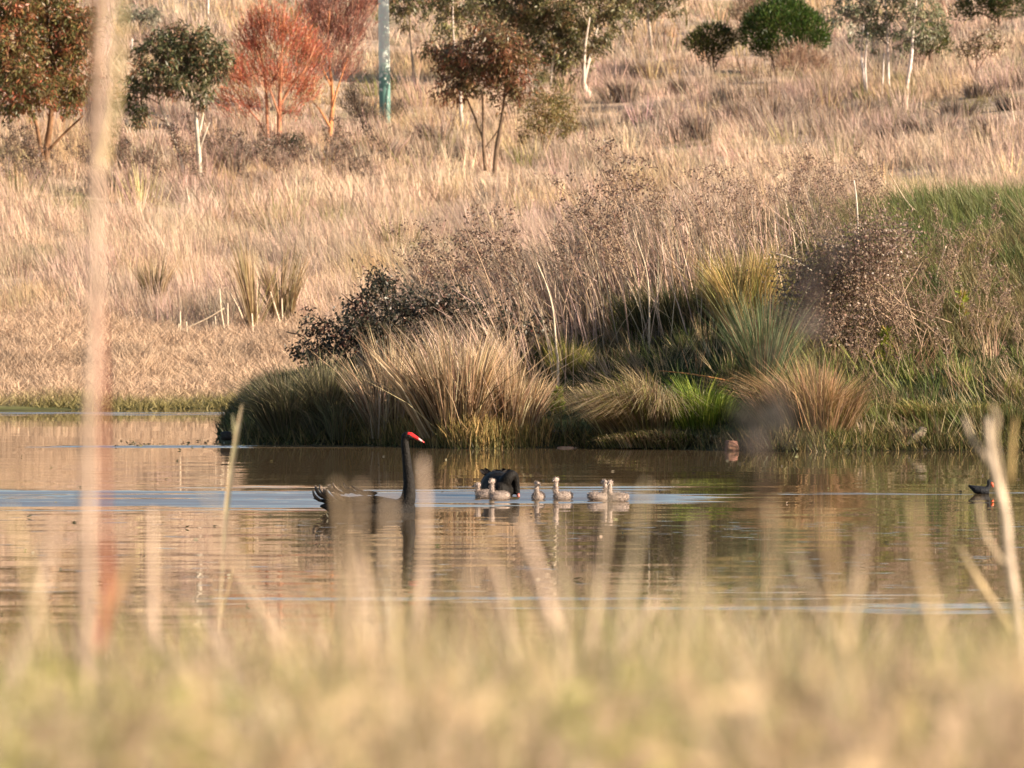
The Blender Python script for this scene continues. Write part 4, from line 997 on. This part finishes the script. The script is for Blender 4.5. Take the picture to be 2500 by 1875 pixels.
def cygnet(px, py, rz, hturn, tall, seed, label, sc=1.0):
    B = on_water(px, py)
    r = empty('cygnet', B, math.radians(rz), label=label, cat='cygnet', group='grey cygnets swimming in a row'); r.scale = (sc, sc, sc)
    bo, bi = cygnet_mesh(seed, hturn, tall)
    child('body', bo, r); child('bill', bi, r)
    co = np.zeros(len(bo.vertices) * 3, np.float32); bo.vertices.foreach_get('co', co); co = co.reshape(-1, 3)
    nn_ = np.zeros(len(bo.vertices) * 3, np.float32); bo.vertices.foreach_get('normal', nn_); nn_ = nn_.reshape(-1, 3)
    j = np.nonzero(co[:, 2] > .004)[0]; j = rng.choice(j, 1100)
    fz = MB(); leaves(fz, co[j], nn_[j] + rng.normal(size=(len(j), 3)) * .5, .010 + .008 * rng.random(len(j)), .0035, jit(DOWN * 1.12, len(j), .07, .02)); fz.build('down', M_DOWN, r, kind='stuff')
cygnet(1182, 1217, 176, .1, .72, 1, 'grey cygnet at the left end of the row, partly behind another cygnet', 1.05)
cygnet(1217, 1221, 196, .6, .98, 2, 'grey cygnet with raised neck directly in front of the feeding black swan', 1.08)
cygnet(1314, 1221, 255, .9, .92, 3, 'third cygnet from the left, seen end-on in the middle of the row', 1.0)
cygnet(1372, 1221, 205, .3, 1.08, 4, 'cygnet with the tallest neck in the middle of the row', 1.05)
cygnet(1462, 1222, 12, 2.2, .98, 5, 'cygnet facing right behind the last cygnet of the row', 1.05)
cygnet(1506, 1225, 184, 1.0, .96, 6, 'cygnet at the right end of the row facing left', 1.1)

def moorhen():
    B = on_water(2394, 1206)
    r = empty('moorhen', B, math.radians(4), label='small dark water bird with orange-red bill near the right edge', cat='water bird')
    mb = MB()
    loft(mb, [(-.125, .085, .006, .008), (-.10, .07, .022, .02), (-.06, .045, .05, .04), (0, .035, .06, .045), (.05, .03, .05, .042), (.085, .03, .03, .03)], 14)
    tube(mb, curve_pts([(.05, 0, .04), (.08, 0, .07), (.085, 0, .10), (.085, 0, .118)], 3), [.03, .028, .026, .024, .022, .021, .021, .021, .022, .022], (.03, .03, .03), 10)
    tube(mb, [(.065, 0, .122), (.078, 0, .124), (.09, 0, .123), (.104, 0, .114), (.11, 0, .105)], [.008, .021, .023, .018, .008], (.03, .03, .03), 10)
    child('body', remeshed('body', mb, .006, M_FEATHER, lambda c: np.tile(np.array((.014, .015, .018)), (len(c), 1)) * (.7 + .8 * fbm(c[:, 0] * 40, c[:, 2] * 40, 2)[:, None]), 3), r)
    b = MB(); tube(b, [(.098, -.004, .118), (.112, -.006, .100), (.120, -.008, .078), (.122, -.008, .062)], [.013, .017, .013, .004], (.75, .10, .02), 8)
    b.build('bill', M_BILL, r, smooth_=True)
moorhen()

# ------------------------------------------------------------------ foreground: blurred grass and stems on the near bank
mb = MB()
nt_ = 4200; per = 15
d = 6.0 + 13 * rng.random(nt_) ** 1.5; X = (rng.random(nt_) * 2 - 1) * (.085 * d + 1.1)
z = terrain(X, d)
row_top = 1330 + 270 * (rng.random(nt_) ** .7) + 260 * (fbm(X * 3.2 / d * 8, d * .5, 99) - .5) * 2
ztop = CAM_H - (row_top - HORIZON) / F * d
th = np.clip(ztop - z, .12, 1.1)
tcol = pick([(.50, .37, .235), (.45, .32, .185), (.54, .41, .32), (.28, .27, .09), (.36, .25, .175), (.17, .14, .08)], [.22, .17, .24, .13, .14, .10], nt_, .25)
k = smooth(.50, .66, fbm(X * 3.0 / d * 8, d * .9, 101))[:, None] * .8; tcol = tcol * (1 - k) + np.array((.26, .27, .08)) * k
i = np.repeat(np.arange(nt_), per); n = len(i); off = rng.normal(size=(n, 2)) * .022
h = th[i] * (.66 + .34 * rng.random(n))
lean = (rng.normal(size=(nt_, 2))[i] * .22 + rng.normal(size=(n, 2)) * .16) * h[:, None]
col = tcol[i] * (1 + .12 * rng.normal(size=(n, 1)))
blades(mb, np.stack([X[i] + off[:, 0], d[i] + off[:, 1], z[i] - .02], 1), h, .006 + .005 * rng.random(n), rng.normal(size=n) * .8, lean, np.clip(col, .01, .9), np.clip(col * 1.1, .01, .9), seg=2)
# broad bent leaves and husks hanging in the sward at every angle
n = 3400
d = 5.2 + 6 * rng.random(n) ** 1.4; X = (rng.random(n) * 2 - 1) * (.085 * d + 1.0)
g1 = fbm(X * 2.4 / d * 8, d * .8, 111); g2 = fbm(X * 2.0 / d * 8 + 9, d * .7, 121)
rt = 1640 + 300 * rng.random(n) + 200 * (g2 - .5)
P = np.stack([X, d, np.maximum(CAM_H - (rt - HORIZON) / F * d, terrain(X, d) + .05)], 1)
D = rng.normal(size=(n, 3)) * np.array([.7, .5, .6]); D /= np.linalg.norm(D, axis=1)[:, None]
q_ = rng.integers(0, 900, n); zone = np.clip((g1 - .3) / .4, 0, 1)
lc = np.where((zone > .66)[:, None], np.array((.28, .27, .085)), np.where((zone < .25)[:, None], np.array((.36, .26, .18)), np.array((.50, .37, .22))))
leaves(mb, P, D, .022 + .045 * rng.random(n), .006 + .006 * rng.random(n), np.clip(lc * (1 + .15 * rng.normal(size=(n, 1))), .01, .9))
# taller thin culms that reach up over the water
n = 1150
d = 6.8 + 7 * rng.random(n); X = (rng.random(n) * 2 - 1) * (.085 * d + 1.0); z = terrain(X, d)
row_top = 1190 + 330 * rng.random(n) ** .6; h = CAM_H - (row_top - HORIZON) / F * d - z
lean = np.stack([rng.normal(size=n) * .24, rng.normal(size=n) * .1], 1) * h[:, None]
col = pick([(.60, .44, .30), (.50, .36, .2), (.40, .30, .2), (.34, .30, .1)], [.4, .25, .2, .15], n, .15)
blades(mb, np.stack([X, d, z - .02], 1), h, .004 + .005 * rng.random(n), rng.normal(size=n) * .5, lean, col, col, seg=2)
mb.build('foreground_grass', M_GRASS, label='blurred golden and olive grass filling the foreground', cat='grass', kind='stuff')

def fg(name, label, d, strokes, cat='stem', group=None, leaves_=()):
    """strokes: list of (points px from tip to root, width m, colour); the first one is rooted in the ground"""
    P0 = at(strokes[0][0][-1][0], strokes[0][0][-1][1], d)
    gz = float(terrain(P0.x, d)); B = Vector((P0.x, d, gz))
    r = empty(name, B, label=label, cat=cat, group=group)
    for i, (pts, wd, col) in enumerate(strokes):
        W = [np.array(at(p[0], p[1], d + (.02 * i))) - np.array(B) for p in pts]
        if i == 0 and W[-1][2] > .05:
            sl_ = (W[-1] - W[-2]) / max(W[-2][2] - W[-1][2], .01)
            W.append(np.array([W[-1][0] + sl_[0] * (W[-1][2] + .05), sl_[1] * 0, -.05]))
        cp = curve_pts(W[::-1], 5); m = MB()
        tube(m, cp, np.linspace(wd / 2, wd / 2 * .6, len(cp)), np.array([np.array(col) * (.85 + .3 * rng.random()) for _ in cp]), 8)
        m.build('stem' if i == 0 else 'side_branch', M_BARK, r, smooth_=True)
    for pts, wd, col in leaves_:
        W = [np.array(at(p[0], p[1], d + .03)) - np.array(B) for p in pts]; cp = curve_pts(W, 4); n_ = len(cp)
        V, T = [], []
        for i, c in enumerate(cp):
            w_ = wd * math.sin(math.pi * (.06 + .9 * i / (n_ - 1))) / 2
            V += [c + np.array([-w_, -.2 * w_, 0]), c + np.array([0, .3 * w_, 0]), c + np.array([w_, -.2 * w_, 0])]
        for i in range(n_ - 1):
            a = i * 3; T += [(a, a + 1, a + 4), (a, a + 4, a + 3), (a + 1, a + 2, a + 5), (a + 1, a + 5, a + 4)]
        m = MB(); m.add(np.array(V), T, jit(col, len(V), .08)); m.build('leaf', M_GREEN, r)
    return r
FP = (.60, .45, .34); FO = (.50, .36, .20)
fg('tall_stalk', 'tall blurred pinkish stem with a fork rising the full height at left', 9.0,
   [([(262, -60), (250, 120), (243, 260), (236, 420), (232, 700), (226, 900), (216, 1050), (212, 1300), (208, 1700)], .016, (.47, .345, .265)), ([(300, -60), (290, 120), (275, 280), (240, 420)], .010, (.42, .34, .18)), ([(230, -60), (228, 120), (226, 280), (236, 440)], .014, (.34, .20, .12))],
   leaves_=[([(240, 640), (252, 850), (256, 1050), (258, 1250), (250, 1400)], .007, (.52, .18, .13)), ([(262, 1300), (268, 1400), (262, 1490), (250, 1560), (235, 1600)], .012, (.62, .18, .09)), ([(330, 1350), (300, 1430), (262, 1510)], .020, (.62, .42, .24))])
fg('bare_branch', 'pale forked bare branch at the right edge over the water', 15.0,
   [([(2412, 1020), (2416, 1090), (2432, 1170), (2455, 1260), (2462, 1350), (2476, 1450), (2490, 1580)], .022, (.52, .42, .32)), ([(2420, 990), (2436, 1020), (2428, 1060), (2438, 1130), (2452, 1220), (2458, 1280)], .013, (.40, .32, .22)), ([(2355, 1020), (2372, 1070), (2400, 1110), (2420, 1140)], .013, (.48, .39, .29)),
    ([(2388, 1220), (2400, 1290), (2430, 1350), (2464, 1390)], .012, (.48, .38, .26)), ([(2340, 1330), (2390, 1420), (2440, 1500), (2490, 1570)], .018, (.50, .38, .22)), ([(2478, 1020), (2470, 1100), (2466, 1180)], .012, (.30, .22, .10))], 'branch')
fg('folded_grass', 'long folded grass blade with a forked tip over the water left of the swan', 26.0, [([(545, 1370), (540, 1430), (535, 1520)], .010, (.50, .40, .26))], 'grass blade',
   leaves_=[([(592, 985), (582, 1040), (562, 1170), (550, 1280), (540, 1395)], .019, (.50, .43, .27)), ([(568, 1010), (575, 1080), (562, 1150)], .014, (.42, .38, .22)), ([(570, 1380), (555, 1450), (530, 1530)], .010, (.60, .45, .26))])
strokes = [([(1030, 1120), (1036, 1250), (1030, 1400), (1012, 1560)], 10, .014, FP, 'thick pale stem just right of the upright swan'),
           ([(880, 1360), (895, 1450), (905, 1560)], 9.5, .011, FP, 'short pale stem below the upright swan'),
           ([(935, 1350), (955, 1450), (962, 1560)], 11, .011, (.5, .42, .3), 'grey-pale stem below the neck of the upright swan'),
           ([(1235, 1250), (1190, 1310), (1150, 1400), (1120, 1560)], 9, .012, (.48, .36, .25), 'slanting stem leaning right below the feeding swan'),
           ([(1270, 1260), (1310, 1380), (1345, 1500), (1370, 1580)], 9, .015, FP, 'broad pale stem leaning left below the cygnets'),
           ([(1205, 1370), (1225, 1440), (1240, 1530)], 10, .011, FP, 'short pale stem between the two slanting stems'),
           ([(1360, 1260), (1372, 1400), (1370, 1560)], 9, .015, (.45, .36, .25), 'wide dim stem under the middle cygnets'),
           ([(1492, 1190), (1480, 1300), (1462, 1430), (1440, 1560)], 11, .013, (.52, .41, .29), 'pale stem leaning right under the end cygnets'),
           ([(1575, 1180), (1555, 1320), (1530, 1450), (1515, 1560)], 9, .016, (.42, .35, .24), 'dim broad stem right of the end cygnets'),
           ([(1600, 1462), (1560, 1520), (1525, 1570)], 10, .013, FP, 'short stub bent right above the grass'),
           ([(370, 1245), (372, 1350), (372, 1480), (375, 1560)], 12, .015, FP, 'blunt pale stem standing right of the tall stem'),
           ([(560, 1330), (610, 1430), (670, 1540), (720, 1640)], 8.5, .013, (.50, .38, .27), 'long stem slanting down right below the folded blade'),
           ([(470, 1130), (540, 1280), (600, 1430), (650, 1560)], 8.5, .011, (.40, .31, .21), 'dim stem slanting across behind the folded blade'),
           ([(130, 1250), (110, 1400), (60, 1560)], 8.5, .014, FP, 'pale stem leaning right left of the tall stem'),
           ([(20, 1240), (60, 1360), (90, 1480)], 8, .012, (.50, .40, .22), 'olive-pale stem at the left edge'),
           ([(1935, 1340), (1980, 1450), (2040, 1570)], 10, .014, (.50, .40, .28), 'pale stem slanting left in the right half of the water'),
           ([(2110, 1300), (2095, 1400), (2070, 1560)], 9.5, .014, (.50, .38, .26), 'upright pale stem right of the slanting one'),
           ([(2010, 1240), (2030, 1400), (2060, 1560)], 8.5, .014, (.46, .33, .18), 'dim olive stem between the two right-hand stems'),
           ([(1880, 1230), (1885, 1400), (1870, 1560)], 8.5, .016, (.44, .34, .22), 'dim upright stem left of the slanting pale stem'),
           ([(2230, 1220), (2250, 1400), (2290, 1560)], 8.5, .016, (.46, .34, .2), 'dim broad stem well left of the bare branch'),
           ([(1700, 1260), (1690, 1420), (1680, 1560)], 8.5, .015, (.42, .33, .23), 'dim upright stem in the middle right of the water'),
           ([(880, 1185), (872, 1320), (860, 1560)], 8.5, .018, (.42, .32, .23), 'dim broad stem veiling the back of the upright swan'),
           ([(948, 1200), (945, 1330), (950, 1560)], 8.0, .014, (.42, .32, .23), 'dim stem veiling the breast of the upright swan'),
           ([(820, 1180), (835, 1320), (850, 1560)], 8.5, .016, (.40, .30, .2), 'dim stem crossing the body of the upright swan')]
for i_, (pts, d, wd, col, lab) in enumerate(strokes):
    wd *= .9 if col is FP else (.5, .72, .6)[i_ % 3]; d += .8 * (col is FP); d = 7.2 + (d - 8) * .9
    fg('dry_stalk', 'blurred ' + lab, d, [(pts, wd, col)], 'stem', 'blurred dry stems in the foreground')
# dark out-of-focus seed head near the lens
def seedhead(px, py, d, L, col, stem, label, cnt=200, rx=.022):
    P0 = at(px, py, d); gz = float(terrain(at(stem[0], stem[1], d).x, d)); B = Vector((at(stem[0], stem[1], d).x, d, gz))
    r = empty('dark_seed_head', B, label=label, cat='seed head')
    c = np.array(P0) - np.array(B); m = MB(); tube(m, curve_pts([(0, 0, -.03), c * .5 + np.array([.02, 0, 0]), c], 5), np.linspace(.004, .002, 11), (.12, .09, .07), 6)
    m.build('stem', M_BARK, r, smooth_=True)
    h = MB(); n_ = cnt; q_ = rng.random(n_)
    P = c + np.stack([rng.normal(size=n_) * rx + (q_ - .5) * L * .45, rng.normal(size=n_) * .02, (q_ - .5) * L], 1)
    leaves(h, P, rng.normal(size=(n_, 3)), .012, .008, jit(col, n_, .2)); h.build('florets', M_TWIG, r, kind='stuff')
seedhead(1985, 690, 7.0, .15, (.11, .09, .085), (1880, 1700), 'dark blurred seed head hanging over the dead weed heap', 90, .016)
seedhead(1862, 1030, 7.0, .055, (.09, .08, .07), (1830, 1700), 'small dark blurred seed head over the bank edge', 130, .014)

# ------------------------------------------------------------------ floating scraps on the pond
mb = MB(); n = 300
px = rng.random(n) * 2500; py = np.where(rng.random(n) < .45, 1084 + 5 * rng.normal(size=n), 1110 + 420 * rng.random(n)); px = np.where((py < 1100), 270 + 600 * rng.random(n), px)
Yw = CAM_H * F / (py - HORIZON); P = np.stack([(px - 1250) / F * Yw, Yw, np.full(n, .006)], 1)
P = P[terrain(P[:, 0], P[:, 1]) < -.05]; n = len(P)
leaves(mb, P, np.stack([rng.normal(size=n), rng.normal(size=n), .25 * rng.random(n)], 1), .03 + .05 * rng.random(n), .018, pick([(.34, .28, .2), (.08, .07, .045), (.15, .14, .06)], [.15, .55, .3], n))
mb.build('floating_debris', M_GRASS, label='scattered scraps of weed and leaf floating on the pond', cat='debris', kind='stuff')
